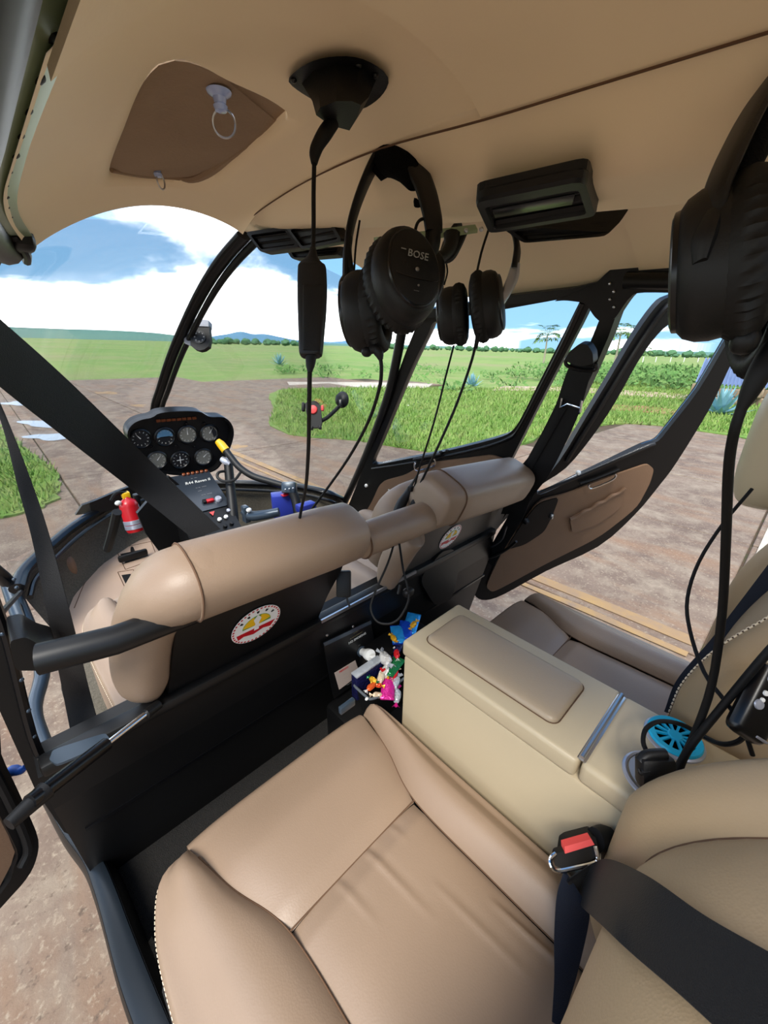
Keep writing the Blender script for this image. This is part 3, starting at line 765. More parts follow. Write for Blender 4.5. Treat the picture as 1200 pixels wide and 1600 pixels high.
mk('hinge_bracket', J(blob(V((-0.418, 0.86, 1.672)), (0.016, 0.035, 0.014), 3, 12, 8), tube([V((-0.43, 0.82, 1.675)), V((-0.415, 0.87, 1.66)), V((-0.41, 0.93, 1.655))], 0.006, 8)), M['plastic'], frl)

# ---- windshield: bow, posts, two bubble panes, rim
bow_px = [(384, 366), (352, 402), (322, 446), (294, 500), (270, 555), (253, 605), (243, 640)]
BOW = [PX(x, y, 0.0) for x, y in bow_px] + [V((0, 2.06, 1.08)), V((0, 2.09, 0.88))]
AL = [V((-0.44, 0.86, 1.69)), V((-0.545, 1.06, 1.52)), V((-0.62, 1.28, 1.25)), V((-0.635, 1.42, 1.02)), V((-0.605, 1.50, 0.87))]
ap_px = [(632, 492), (620, 560), (603, 630), (570, 716), (540, 782)]
AR = [PP(x, y, RPL) for x, y in ap_px]
RIM = [V((-0.59, 1.45, 0.87)), V((-0.565, 1.56, 0.87)), V((-0.50, 1.68, 0.87)), V((-0.38, 1.86, 0.87)), V((-0.20, 2.03, 0.87)), V((0, 2.09, 0.87)), V((0.20, 2.0, 0.87)), V((0.38, 1.83, 0.87)), V((0.50, 1.66, 0.87)), V((0.57, 1.52, 0.86)), AR[-1] + V((0.005, 0.03, -0.005))]
tr2 = thing('trim_2', (0, 2.05, 0.9), 'curved black centre bow of the windshield', kind='structure')
mk('bow', tube(BOW, 0.017, 10, ry=0.012, up=(1, 0, 0)), M['black'], tr2)
mk('bow_seal', tube([p + V((0.018, -0.012, -0.012)) for p in BOW], 0.0085, 8), M['rubber'], tr2)
mk('bow_seal', tube([p + V((-0.016, -0.002, -0.002)) for p in BOW], 0.006, 8), M['rubber'], tr2)
tr3 = thing('trim_3', AL[-1], 'black left front door frame curving down into the sill', kind='structure')
LSILL = [V((-0.60, 1.40, 0.79)), PZ(66, 1040, 0.72), PZ(54, 1105, 0.71), PZ(64, 1150, 0.705), PZ(80, 1186, 0.70)]
mk('frame_tube', tube(AL + [LSILL[0]], 0.024, 10, ry=0.018), M['black'], tr3)
mk('frame_tube', tube([AL[-1] + V((0.0, 0.01, 0.0)), LSILL[0], LSILL[1], LSILL[2], LSILL[3], LSILL[4]], [0.02, 0.024, 0.018, 0.016, 0.016, 0.016], 10, up=(0, 0, 1)), M['greyblue'], tr3)
for p in (PX(22, 905, -0.585), PX(26, 918, -0.585), PX(30, 930, -0.585)): mk('bolt', blob(p, (0.005, 0.005, 0.005), 2, 8, 6), M['greyblue'], tr3)
tr4 = thing('trim_4', AR[-1], 'black right windshield post beside the front door', kind='structure')
mk('post', tube(AR, [0.016, 0.018, 0.019, 0.02, 0.02], 10, ry=0.015), M['black'], tr4)
mk('post_seal', tube([p + V((0.02, 0.012, 0.0)) for p in AR], 0.008, 8), M['rubber'], tr4)
tr5 = thing('trim_5', (0, 2.09, 0.86), 'black rim around the nose under the windshield', kind='structure')
mk('rim', tube(RIM, 0.016, 10, ry=0.02, up=(0, 0, 1)), M['blackgloss'], tr5)
mk('rim_seal', tube([V((p.x * 0.965, p.y - 0.03, p.z - 0.025)) for p in RIM], 0.008, 8), M['blackgloss'], tr5)
def pane(side):
    A = AL if side < 0 else AR
    B2 = resample(spline(BOW, 6), 25, closed=False); A2 = resample(spline(A, 6), 25, closed=False)
    def f(u, v):
        i = min(int(v * 24), 23); t = v * 24 - i
        b = B2[i].lerp(B2[i + 1], t); a = A2[i].lerp(A2[i + 1], t)
        p = b.lerp(a, u); k = math.sin(u * math.pi)
        return p + V((0.04 * side, 0.11 * (0.15 + 0.85 * math.sin(v * math.pi * 0.55)), 0.05 * math.sin(v * math.pi) + 0.01)) * k
    return f
mk('window_2', slab(pane(-1), 20, 24, V((0, 0.004, 0.002))), M['glass'], kind='structure', label='left bubble windshield pane')
mk('window_3', slab(pane(1), 20, 24, V((0, 0.004, 0.002))), M['glass'], kind='structure', label='right bubble windshield pane')

# ---- front floor, nose shell, mat
FZ = 0.66
fl = thing('floor', (0, 1.0, 0.6), 'dark carpeted cabin floor', kind='structure')
FO = [V((-0.57, 0.735, FZ)), V((-0.57, 1.2, FZ)), V((-0.54, 1.45, FZ)), V((-0.46, 1.66, FZ)), V((-0.34, 1.84, FZ)), V((-0.18, 1.97, FZ)), V((0, 2.01, FZ)), V((0.18, 1.95, FZ)), V((0.34, 1.8, FZ)), V((0.46, 1.62, FZ)), V((0.55, 1.45, FZ)), V((0.58, 1.2, FZ)), V((0.58, 0.735, FZ))]
mk('front_floor', prism(FO, (0, 0, -0.03)), M['carpet_grey'], fl, smooth=False)
def shell(u, v):
    a = resample(FO[2:11], 41, closed=False); b = resample(spline(RIM, 4), 41, closed=False); i = min(int(u * 40), 39); t = u * 40 - i
    p = a[i].lerp(a[i + 1], t).lerp(b[i].lerp(b[i + 1], t), v); return p + V((0, 0.03, -0.02)) * math.sin(v * math.pi) * (1 if abs(p.x) < 0.5 else 0.3)
nose = thing('wall_front', (0, 2.0, 0.66), 'dark carpeted nose shell below the windshield', kind='structure')
mk('nose_lining', slab(shell, 40, 6, V((0, 0.01, -0.005))), M['carpet_grey'], nose)
mk('lining_rib', tube([PX(183, 800, -0.33), PX(176, 830, -0.345), PX(168, 858, -0.36)], 0.012, 8), M['rubber'], nose)
mk('lining_pouch', blob(PZ(104, 885, 0.74), (0.03, 0.05, 0.05), 2.6, 14, 8), M['doorpanel'], nose)
mk('glare_flange', prism([PY(x, y, 1.93) for x, y in ((118, 805), (128, 790), (150, 782), (182, 768), (215, 756), (232, 770), (205, 790), (160, 800))], (0, 0.02, 0)), M['black'], nose, smooth=False)
mat_px = [(230, 824), (200, 838), (171, 855), (150, 876), (133, 900), (120, 925), (108, 955), (104, 990), (140, 1000), (200, 960), (250, 900), (262, 866), (250, 845)]
mt = mk('floor_mat', prism(rounded([PZ(x, y, FZ + 0.008) for x, y in mat_px], 0.3, 3), (0, 0, 0.008)), M['mat_floor'], label='beige stitched floor mat with pedal cut-outs at the pilot footwell', cat='floor mat')
for q in (((188, 866), (226, 858), (232, 868), (196, 880)), ((190, 899), (204, 897), (208, 907), (196, 912))):
    mk('pedal_slot', prism([PZ(x, y, FZ + 0.0165) for x, y in q], (0, 0, 0.0015)), M['rubber'], mt, smooth=False)
for q in (((181, 858), (236, 846), (246, 872), (196, 890), (181, 858)), ((184, 894), (208, 890), (216, 908), (196, 920), (184, 894)), ((225, 832), (172, 860), (137, 903), (116, 950))):
    mk('stitching', tube([PZ(x, y, FZ + 0.0165) for x, y in q], 0.0015, 5, smooth_path=len(q) == 4), M['seam'], mt)
pd = mk('pedal', J(box(PZ(208, 868, FZ + 0.04), (0.11, 0.02, 0.03), bev=0.008), tube([PZ(208, 868, FZ + 0.03), PZ(206, 852, FZ - 0.0)], 0.008, 8)), M['plastic'], label='black rudder pedal showing through the wide mat slot', cat='pedal')

# ---- rear floor, seat base, bulkhead
mk('rear_floor', prism([V((-0.575, -0.25, 0.60)), V((-0.575, 0.70, 0.60)), V((0.575, 0.70, 0.60)), V((0.575, -0.25, 0.60))], (0, 0, -0.03)), M['carpet'], fl, smooth=False)
mk('carpet_flap', prism([PZ(x, y, 0.603) for x, y in ((222, 1490), (238, 1465), (300, 1560), (330, 1600), (300, 1640), (262, 1600))], (0, 0, 0.004)), M['carpet_grey'], fl, smooth=False)
bk = thing('wall_bulkhead', (0, 0.64, 0.6), 'black bulkhead wall behind the two front seats', kind='structure')
def yzprism(prof, x0, x1): return prism([V((x0, y, z)) for y, z in prof], (x1 - x0, 0, 0))
mk('bulkhead_face', yzprism([(0.605, 0.975), (0.66, 0.985), (0.72, 0.60), (0.675, 0.60), (0.61, 0.90)], -0.60, 0.57), M['black'], bk, smooth=False)
mk('ledge_bar', box((-0.015, 0.612, 0.985), (1.16, 0.03, 0.022), bev=0.006), M['black'], bk)
mk('crease', box((0, 0.632, 0.80), (1.16, 0.006, 0.006)), M['blackgloss'], bk)
mk('ledge_plate', prism(rounded([PZ(x, y, 0.997) for x, y in ((78, 1190), (84, 1174), (165, 1148), (172, 1156), (164, 1166), (90, 1198))], 0.2, 3), (0, 0, 0.004)), M['greyblue'], bk, smooth=False)
mk('ledge_trim', box((0.03, 0.598, 0.994), (0.30, 0.004, 0.008)), M['steel'], bk)
mk('tunnel', box((0.03, 0.515, 0.675), (0.30, 0.18, 0.15), bev=0.012), M['black'], fl)
mk('tunnel_step', box((0.075, 0.565, 0.76), (0.19, 0.07, 0.20), bev=0.008), M['black'], fl)
mk('seat_base', box((0, 0.10, 0.69), (1.10, 0.56, 0.17), bev=0.012), M['carpet'], fl)
# left sill of the rear door and post
tr6 = thing('trim_6', (-0.60, 0.6, 0.6), 'blue-black left rear door sill', kind='structure')
sa = [(64, 1236), (98, 1300), (130, 1345), (146, 1385), (160, 1432), (186, 1530), (214, 1612), (250, 1720)]; sb = [(132, 1308), (150, 1330), (164, 1350), (182, 1392), (200, 1440), (230, 1516), (264, 1596), (312, 1700)]
mk('sill_cap', ribbon([PZ(x, y, 0.655) for x, y in sa], [PZ(x, y, 0.662) for x, y in sb], 0.006), M['sill'], tr6)
mk('sill_side', ribbon([PZ(x, y, 0.655) for x, y in sa], [PZ(x, y, 0.655) + V((-0.004, 0, -0.045)) for x, y in sa], 0.004), M['black'], tr6)
mk('sill_inner', ribbon([PZ(x, y, 0.66) for x, y in sb], [PZ(x, y, 0.66) + V((0.012, 0, -0.07)) for x, y in sb], 0.004), M['black'], tr6)
PLP = (V((0, 0.645, 0)), V((0, 1, 0)))
tr7 = thing('trim_7', PY(60, 1210, 0.645), 'black left door post between front and rear doors', kind='structure')
mk('post', prism(loop([(-90, 640), (-60, 760), (-20, 905), (12, 1000), (49, 1146), (80, 1212), (138, 1318), (100, 1300), (56, 1236), (0, 1112), (-60, 930), (-130, 700)], PLP), (0, 0.035, 0)), M['black'], tr7, smooth=False)
mk('post_edge', tube([p + V((0.0, -0.004, 0)) for p in loop([(-60, 760), (-20, 905), (12, 1000), (49, 1146), (80, 1212)], PLP)], 0.006, 8), M['blackgloss'], tr7)
for px, py in ((4, 990), (33, 1062), (44, 1110), (53, 1150), (62, 1188), (74, 1206)): mk('bolt', blob(PY(px, py, 0.638), (0.0035, 0.0035, 0.0035), 2, 8, 6), M['greyblue'], tr7)
mk('tube_bracket', prism(rounded(loop([(14, 1002), (40, 995), (66, 1010), (92, 1016), (90, 1044), (60, 1048), (24, 1048)], (V((0, 0.56, 0)), V((0, 1, 0)))), 0.25, 3), (0, 0.06, 0)), M['black'], tr7)
# left rear door, open, only its front lower edge in view
_dh = PX(58, 1320, -0.64); LRD = plane3(_dh, _dh + V((-0.85, -0.35, 0)), _dh + V((0.04, 0, 1)))
d3 = thing('door_1', _dh, 'open left rear door with tan lining and black rim, lower corner', kind='structure')
_do = [(2, 1178), (22, 1222), (44, 1270), (60, 1312), (56, 1345), (40, 1375), (0, 1420), (-160, 1600), (-420, 1600), (-420, 1000), (-30, 1080)]
_di = [(-30, 1215), (0, 1275), (18, 1310), (28, 1335), (22, 1355), (0, 1398), (-160, 1560), (-390, 1560), (-390, 1090)]
mk('door_frame', holed(loop(_do, LRD), loop(_di, LRD), -inw(LRD) * 0.03), M['black'], d3)
mk('door_lining', prism(loop(_di, LRD, -0.008), -inw(LRD) * 0.012), M['doorpanel'], d3, smooth=False)
mk('door_rib', tube(loop([(-20, 1190), (14, 1255), (40, 1318), (30, 1350)], LRD, 0.006), 0.006, 8), M['rubber'], d3)

# ---- right front door (ajar)
d1 = thing('door_2', PP(600, 880, RFD), 'right front door with black frame, window and brown lining', kind='structure')
_fo = [(672, 484), (730, 474), (800, 462), (870, 452), (917, 446), (934, 458), (925, 480), (905, 520), (860, 604), (815, 692), (790, 742), (760, 800), (720, 880), (620, 960), (520, 930), (500, 880), (530, 830), (546, 795), (580, 712), (606, 645), (632, 572), (656, 512)]
_fi = [(698, 498), (750, 488), (800, 479), (860, 468), (906, 460), (913, 464), (905, 482), (882, 528), (845, 600), (822, 645), (808, 666), (790, 677), (740, 691), (690, 703), (640, 713), (600, 721), (589, 721), (590, 712), (600, 690), (622, 638), (650, 572), (676, 520), (684, 502)]
nin = inw(RFD)
mk('door_frame', holed(loop(_fo, RFD), loop(_fi, RFD), nin * 0.025), M['black'], d1)
mk('frame_bead', tube([p + nin * 0.026 for p in loop([(588, 728), (640, 720), (700, 708), (760, 694), (800, 680), (818, 664), (850, 604), (890, 526), (916, 470)], RFD)], 0.006, 8), M['blackgloss'], d1)
mk('window_pane', prism(loop(_fi, RFD, 0.010), -nin * 0.003), M['glass'], d1, smooth=False)
mk('door_lining', prism(rounded(loop([(603, 747), (640, 737), (662, 724), (690, 715), (740, 709), (776, 704), (798, 712), (806, 732), (780, 790), (700, 880), (600, 920), (525, 880), (540, 820), (575, 800), (588, 780)], RFD, 0.026), 0.3, 3), nin * 0.008), M['doorpanel'], d1)
mk('map_pocket', prism(loop([(668, 770), (672, 750), (722, 728), (726, 736), (712, 760), (680, 778)], RFD, 0.034), nin * 0.005), M['doorpanel'], d1)
mk('pull_handle', tube(loop([(660, 714), (659, 722), (664, 727), (688, 720), (692, 714), (690, 708)], RFD, 0.045), 0.0032, 8), M['chrome'], d1)
mk('handle_bracket', tube(loop([(655, 712), (675, 708), (698, 703)], RFD, 0.034), 0.005, 8), M['plastic'], d1)
for px, py in ((579, 754), (616, 760)): mk('knob', lathe([(0.0075, 0), (0.0085, 0.003), (0.006, 0.009), (0, 0.010)], PP(px, py, RFD) + nin * 0.025, nin, 14), M['white'], d1)
for px, py in ((696, 701), (706, 699)): mk('clip', blob(PP(px, py, RFD) + nin * 0.028, (0.004, 0.008, 0.005), 2.5, 8, 6), M['plastic'], d1)

# ---- right rear door (open)
d2 = thing('door_3', PP(760, 928, RRD), 'right rear door swung open with brown lining and map pocket', kind='structure')
_ro = [(1180, 458), (1070, 457), (1038, 462), (1018, 476), (985, 522), (948, 585), (912, 645), (870, 715), (822, 775), (785, 830), (752, 880), (737, 908), (742, 926), (758, 931), (785, 922), (850, 886), (930, 848), (985, 800), (1025, 752), (1052, 715), (1102, 632), (1142, 550), (1190, 500)]
_ri = [(1140, 488), (1075, 492), (1045, 500), (1020, 520), (990, 562), (955, 625), (920, 678), (880, 726), (842, 752), (836, 766), (850, 764), (900, 740), (950, 716), (1000, 692), (1022, 684), (1042, 660), (1084, 605), (1128, 530), (1150, 498)]
n2 = inw(RRD)
mk('door_frame', holed(loop(_ro, RRD), loop(_ri, RRD), n2 * 0.022), M['black'], d2)
mk('window_pane', prism(loop(_ri, RRD, 0.008), -n2 * 0.003), M['glass'], d2, smooth=False)
mk('sill_channel', tube(loop([(836, 764), (880, 746), (940, 720), (1000, 694), (1016, 688)], RRD, 0.026), 0.006, 8), M['blackgloss'], d2)
mk('frame_bead', tube(loop([(1060, 470), (1040, 472), (1024, 486), (992, 532), (955, 592), (920, 650), (880, 715)], RRD, 0.026), 0.007, 8), M['blackgloss'], d2)
mk('door_lining', prism(rounded(loop([(838, 774), (873, 766), (892, 760), (908, 752), (935, 742), (975, 728), (1004, 718), (1014, 726), (1008, 748), (988, 786), (930, 832), (850, 872), (785, 908), (766, 917), (756, 908), (783, 850), (815, 806)], RRD, 0.022), 0.3, 3), n2 * 0.007), M['doorpanel'], d2)
mk('latch_pocket', prism(rounded(loop([(836, 778), (868, 768), (858, 796), (845, 822), (815, 842), (786, 850), (812, 808)], RRD, 0.030), 0.25, 3), n2 * 0.004), M['black'], d2)
mk('latch_knob', lathe([(0.012, 0), (0.010, 0.006), (0.005, 0.014), (0, 0.015)], PP(817, 805, RRD) + n2 * 0.034, n2, 14), M['plastic'], d2)
mk('latch_clip', box(PP(856, 797, RRD) + n2 * 0.036, (0.012, 0.012, 0.018), bev=0.003), M['steel'], d2)
pk = mk('map_pocket', prism(rounded(loop([(884, 800), (930, 778), (966, 756), (962, 784), (930, 808), (888, 824)], RRD, 0.030), 0.2, 3), n2 * 0.006), M['doorpanel'], d2)
gath = []
for k in range(9):
    a = k / 8; gath.append((884 + 84 * a, 802 - 48 * a + (1 if k % 2 else -1)))
mk('elastic_gather', tube(loop(gath, RRD, 0.038), [0.005 if k % 2 else 0.0065 for k in range(9)], 8), M['doorpanel'], pk)
mk('pull_handle', tube(loop([(912, 746), (911, 750), (917, 752), (944, 741), (952, 734), (951, 730)], RRD, 0.042), 0.003, 8), M['chrome'], d2)
mk('handle_bracket', tube(loop([(900, 748), (925, 740), (960, 726)], RRD, 0.030), 0.004, 8), M['plastic'], d2)
mk('knob', lathe([(0.007, 0), (0.008, 0.004), (0.005, 0.010), (0, 0.011)], PP(898, 732, RRD) + n2 * 0.024, n2, 14), M['white'], d2)

# ---- right post, roof node, right sill
tr8 = thing('trim_8', (0.62, 0.64, 0.7), 'black right door post and roof node between the doors', kind='structure')
ni = inw(RPL)
mk('roof_node', prism(rounded(loop([(870, 468), (905, 455), (935, 442), (962, 416), (985, 411), (1110, 413), (1240, 404), (1240, 452), (1110, 455), (1000, 453), (986, 466), (966, 496), (945, 500), (934, 490), (922, 470), (890, 466)], RPL, 0.02), 0.3, 3), -ni * 0.03), M['black'], tr8)
mk('rail', prism(loop([(640, 486), (700, 478), (800, 460), (900, 448), (940, 438), (940, 452), (900, 462), (800, 474), (700, 492), (640, 500)], RPL, 0.015), -ni * 0.03), M['black'], tr8)
mk('rear_rail', tube(loop([(985, 434), (1100, 434), (1240, 424)], RPL, 0.025), 0.014, 10), M['black'], tr8)
mk('post', prism(loop([(942, 486), (965, 486), (950, 528), (925, 585), (892, 655), (856, 715), (812, 775), (768, 835), (728, 888), (712, 918), (710, 945), (680, 950), (690, 900), (752, 800), (808, 735), (855, 680), (890, 610), (918, 545)], RPL, 0.0), -ni * 0.04), M['black'], tr8, smooth=False)
for k in range(4): mk('rivet', blob(PP(960 + 6 * (k % 2), 440 + 12 * k, RPL) + ni * 0.021, (0.003, 0.003, 0.003), 2, 8, 6), M['steel'], tr8)
mk('sill', box((0.60, 0.15, 0.66), (0.05, 0.80, 0.06), bev=0.012), M['greyblue'], tr8)
mk('lower_cover', prism(rounded([PY(x, y, 0.60) for x, y in ((655, 905), (690, 862), (708, 858), (718, 870), (714, 905), (706, 936), (680, 948))], 0.25, 3), (0, 0.03, 0)), M['black'], tr8)
# rear wall behind the seats
wr = thing('wall_rear', (0, -0.16, 0.7), 'beige padded wall behind the rear seats', kind='structure')
mk('wall_panel', slab(lambda u, v: V((-0.46 + 0.98 * u, -0.36 - 0.06 * v, 0.80 + 0.88 * v)), 8, 8, V((0, -0.02, 0))), M['headliner'], wr)
# ================================================================ seats
def dashes(path, step=0.006, ln=0.0035, r=0.0006, m=None):
    P = resample(path, max(4, int(sum((V(b) - V(a)).length for a, b in zip(path, path[1:])) / step)), closed=False); parts = []
    for a, b in zip(P, P[1:]):
        d = (b - a).normalized(); parts.append(tube([a, a + d * ln], r, 4, smooth_path=False))
    return J(*parts)
def cushion(par, x0, x1, y0, y1, z, nodes, mir=1, m='leather', drop=0.14, bol=0.016, wrinkle=True, thread=True, rise_r=0.0):
    """seat cushion of four leather panels. nodes: (xA, xB at the front edge, xC, xD at the cross seam, yS, xE, xF at the back), in the seat's own left-to-right order"""
    xA, xB, xC, xD, yS, xE, xF = nodes
    rc = 0.055
    # outer outline, front edge at y1
    def edgeL(v):      # left outer edge from front seam A round the corner to the back
        P = [V((xA, y1, 0)), V((xA - (xA - x0) * 0.55, y1 - 0.006, 0)), V((x0 + 0.012, y1 - 0.045, 0)), V((x0, y1 - 0.11, 0)), V((x0 - 0.003, (y0 + y1) / 2, 0)), V((x0 + 0.004, y0, 0))]
        return at(P, v)
    def edgeR(v):
        P = [V((xB, y1, 0)), V((xB + (x1 - xB) * 0.6, y1 - 0.003, 0)), V((x1 - 0.004, y1 - 0.016, 0)), V((x1, y1 - 0.06, 0)), V((x1, (y0 + y1) / 2, 0)), V((x1, y0, 0))]
        return at(P, v)
    def seamL(v): return at([V((xA, y1, 0)), V(((xA + xC) / 2 - 0.004, (y1 + yS) / 2, 0)), V((xC, yS, 0)), V(((xC + xE) / 2 + 0.002, (yS + y0) / 2, 0)), V((xE, y0, 0))], v)
    def seamR(v): return at([V((xB, y1, 0)), V(((xB + xD) / 2 + 0.004, (y1 + yS) / 2, 0)), V((xD, yS, 0)), V(((xD + xF) / 2 - 0.002, (yS + y0) / 2, 0)), V((xF, y0, 0))], v)
    cache = {}
    def at(P, v):
        k = tuple((p.x, p.y) for p in P)
        if k not in cache: cache[k] = resample(spline(P, 8), 61, closed=False)
        Q = cache[k]; i = min(int(v * 60), 59); return Q[i].lerp(Q[i + 1], v * 60 - i)
    def pil(t, e=0.10): return min(1, (min(t, 1 - t) / e)) if False else (1 - abs(2 * t - 1) ** 5)
    def fin(p): return V((p.x, p.y, p.z))
    GR = 0.007
    # side bolsters: u from the seam to the outer edge, then over the edge and down
    def bolster(seam, edge, rise=0.0):
        def f(u, v):
            s, e = seam(v), edge(v)
            if u <= 0.6:
                t = u / 0.6; p = s.lerp(e, t * 0.93); h = z - GR + GR * min(1, t * 6) ** 0.6 + bol * math.sin(min(1, t * 1.15) * math.pi) - 0.012 * max(0, t - 0.6) / 0.4
            else:
                t = (u - 0.6) / 0.4; d = (e - s); d = d.normalized() if d.length > 1e-4 else V((0, 1, 0))
                an = min(1, t * 2.2) * math.pi / 2
                p = s.lerp(e, 0.93) + d * ((e - s).length * 0.07 * math.sin(an))
                h = z - 0.012 - 0.030 * (1 - math.cos(an)) - (drop - 0.04) * max(0, (t - 0.45) / 0.55)
            h += rise * (min(1, u / 0.6) if u <= 0.6 else 1)
            k = max(0, 1 - v / (0.13 if rise == 0 else 0.07)); base = z - 0.014
            if h > base: h = base + (h - base) * (1 - k ** 2)
            elif u <= 0.6: h = h - 0.010 * k
            return V((p.x, p.y, h))
        return f
    lf, rf = bolster(seamL, edgeL), bolster(seamR, edgeR, rise_r)
    def front(u, v):
        a, b = seamL(0.42), seamR(0.42)
        # v from the cross seam (0) to the front edge (0.6), then rolled down
        vv = min(1, v / 0.62); l = V((xC + (xA - xC) * vv, yS + (y1 - yS) * vv, 0)); r = V((xD + (xB - xD) * vv, yS + (y1 - yS) * vv, 0))
        l = seamL_at(l.y); r = seamR_at(r.y)
        p = l.lerp(r, u); h = z - GR * (1 - pil(u)) - GR * max(0, 1 - vv * 9) + 0.010 * math.sin(vv * math.pi * 0.9) * pil(u) - 0.012 * max(0, vv - 0.6) / 0.4
        if v > 0.62:
            t = (v - 0.62) / 0.38; an = min(1, t * 2) * math.pi / 2
            p = p + V((0, 0.022 * math.sin(an), 0)); h = h - 0.030 * (1 - math.cos(an)) - (drop - 0.04) * max(0, (t - 0.5) / 0.5)
        return V((p.x, p.y, h))
    def seam_at(fn, y):
        lo, hi = 0.0, 1.0
        for _ in range(18):
            mid = (lo + hi) / 2
            if fn(mid).y > y: lo = mid
            else: hi = mid
        return fn(lo)
    def seamL_at(y): return seam_at(seamL, y)
    def seamR_at(y): return seam_at(seamR, y)
    rnd = random.Random(5)
    W = [(0.32, 0.0, 0.26, 0.55), (0.55, 0.0, 0.42, 0.75), (0.72, 0.30, 0.80, 0.45), (0.90, 0.52, 0.98, 1.1), (0.76, 0.0, 0.12, 0.5)]
    def center(u, v):
        y = yS + (y0 - yS) * v; l, r = seamL_at(y), seamR_at(y); p = l.lerp(r, u)
        h = z - GR * (1 - pil(u)) - GR * max(0, 1 - v * 12) - 0.004 + 0.004 * pil(u)
        if wrinkle:
            for (uu, v0, v1, a) in W:
                if v0 < v < v1 + 0.001:
                    c = uu + 0.10 * (v - v0) * (1 if uu > 0.3 else 0.5); k = math.sin((v - v0) / (v1 - v0) * math.pi) ** 0.7 if v0 > 0 else (1 - (v - v0) / (v1 - v0)) ** 0.8
                    h += a * 0.0036 * k * (math.exp(-((u - c) / 0.020) ** 2) - 0.5 * math.exp(-((u - c - 0.045) / 0.03) ** 2))
        return V((p.x, p.y, h))
    mk('front_panel', surf(front, 30, 28), M[m], par, ang=80)
    mk('centre_panel', surf(center, 70, 60), M[m], par, ang=80)
    mk('side_bolster', surf(lf, 36, 50), M[m], par, ang=80); mk('side_bolster', surf(rf, 36, 50), M[m], par, ang=80)
    sl = [V((p.x, p.y, z - GR + 0.0005)) for p in (seamL(k / 20) for k in range(1, 21))]; sr = [V((p.x, p.y, z - GR + 0.0005)) for p in (seamR(k / 20) for k in range(1, 21))]
    mk('seam', J(tube(sl, 0.0011, 5), tube(sr, 0.0011, 5), tube([V((xC, yS, z - GR)), V(((xC + xD) / 2, yS + 0.001, z - GR)), V((xD, yS, z - GR))], 0.0011, 5)), M['seam'], par)
    if thread:
        st = [lf(0.72, k / 60) + V((0, 0, 0.0008)) for k in range(2, 58)]
        st = [lf(0.70, k / 60) + (lf(0.70, k / 60) - lf(0.5, k / 60)).normalized() * 0.0006 + V((0, 0, 0.0012)) for k in range(2, 58)]
        mk('stitching', dashes(st), M['thread'], par, kind='stuff', smooth=False)
    mk('cushion_core', box(((x0 + x1) / 2, (y0 + y1) / 2 - 0.01, z - drop / 2 - 0.045), (x1 - x0 - 0.06, y1 - y0 - 0.05, drop - 0.03), bev=0.02), M['carpet'], par)

# ---- rear left seat
rl = thing('rear_seat', (-0.31, 0.2, 0.775), 'tan leather rear seat nearest the camera with a black belt across its backrest', 'seat', 'rear passenger seats')
cushion(rl, -0.545, -0.090, -0.03, 0.462, 0.85, (-0.470, -0.120, -0.410, -0.172, 0.274, -0.40, -0.168), drop=0.15, rise_r=0.022)
# ---- rear right seat
rr = thing('rear_seat', (0.31, 0.2, 0.775), 'tan leather rear seat with double stitched backrest beyond the console', 'seat', 'rear passenger seats')
cushion(rr, 0.095, 0.565, -0.03, 0.44, 0.85, (0.13, 0.50, 0.17, 0.43, 0.27, 0.165, 0.44), drop=0.15, wrinkle=False, thread=False)

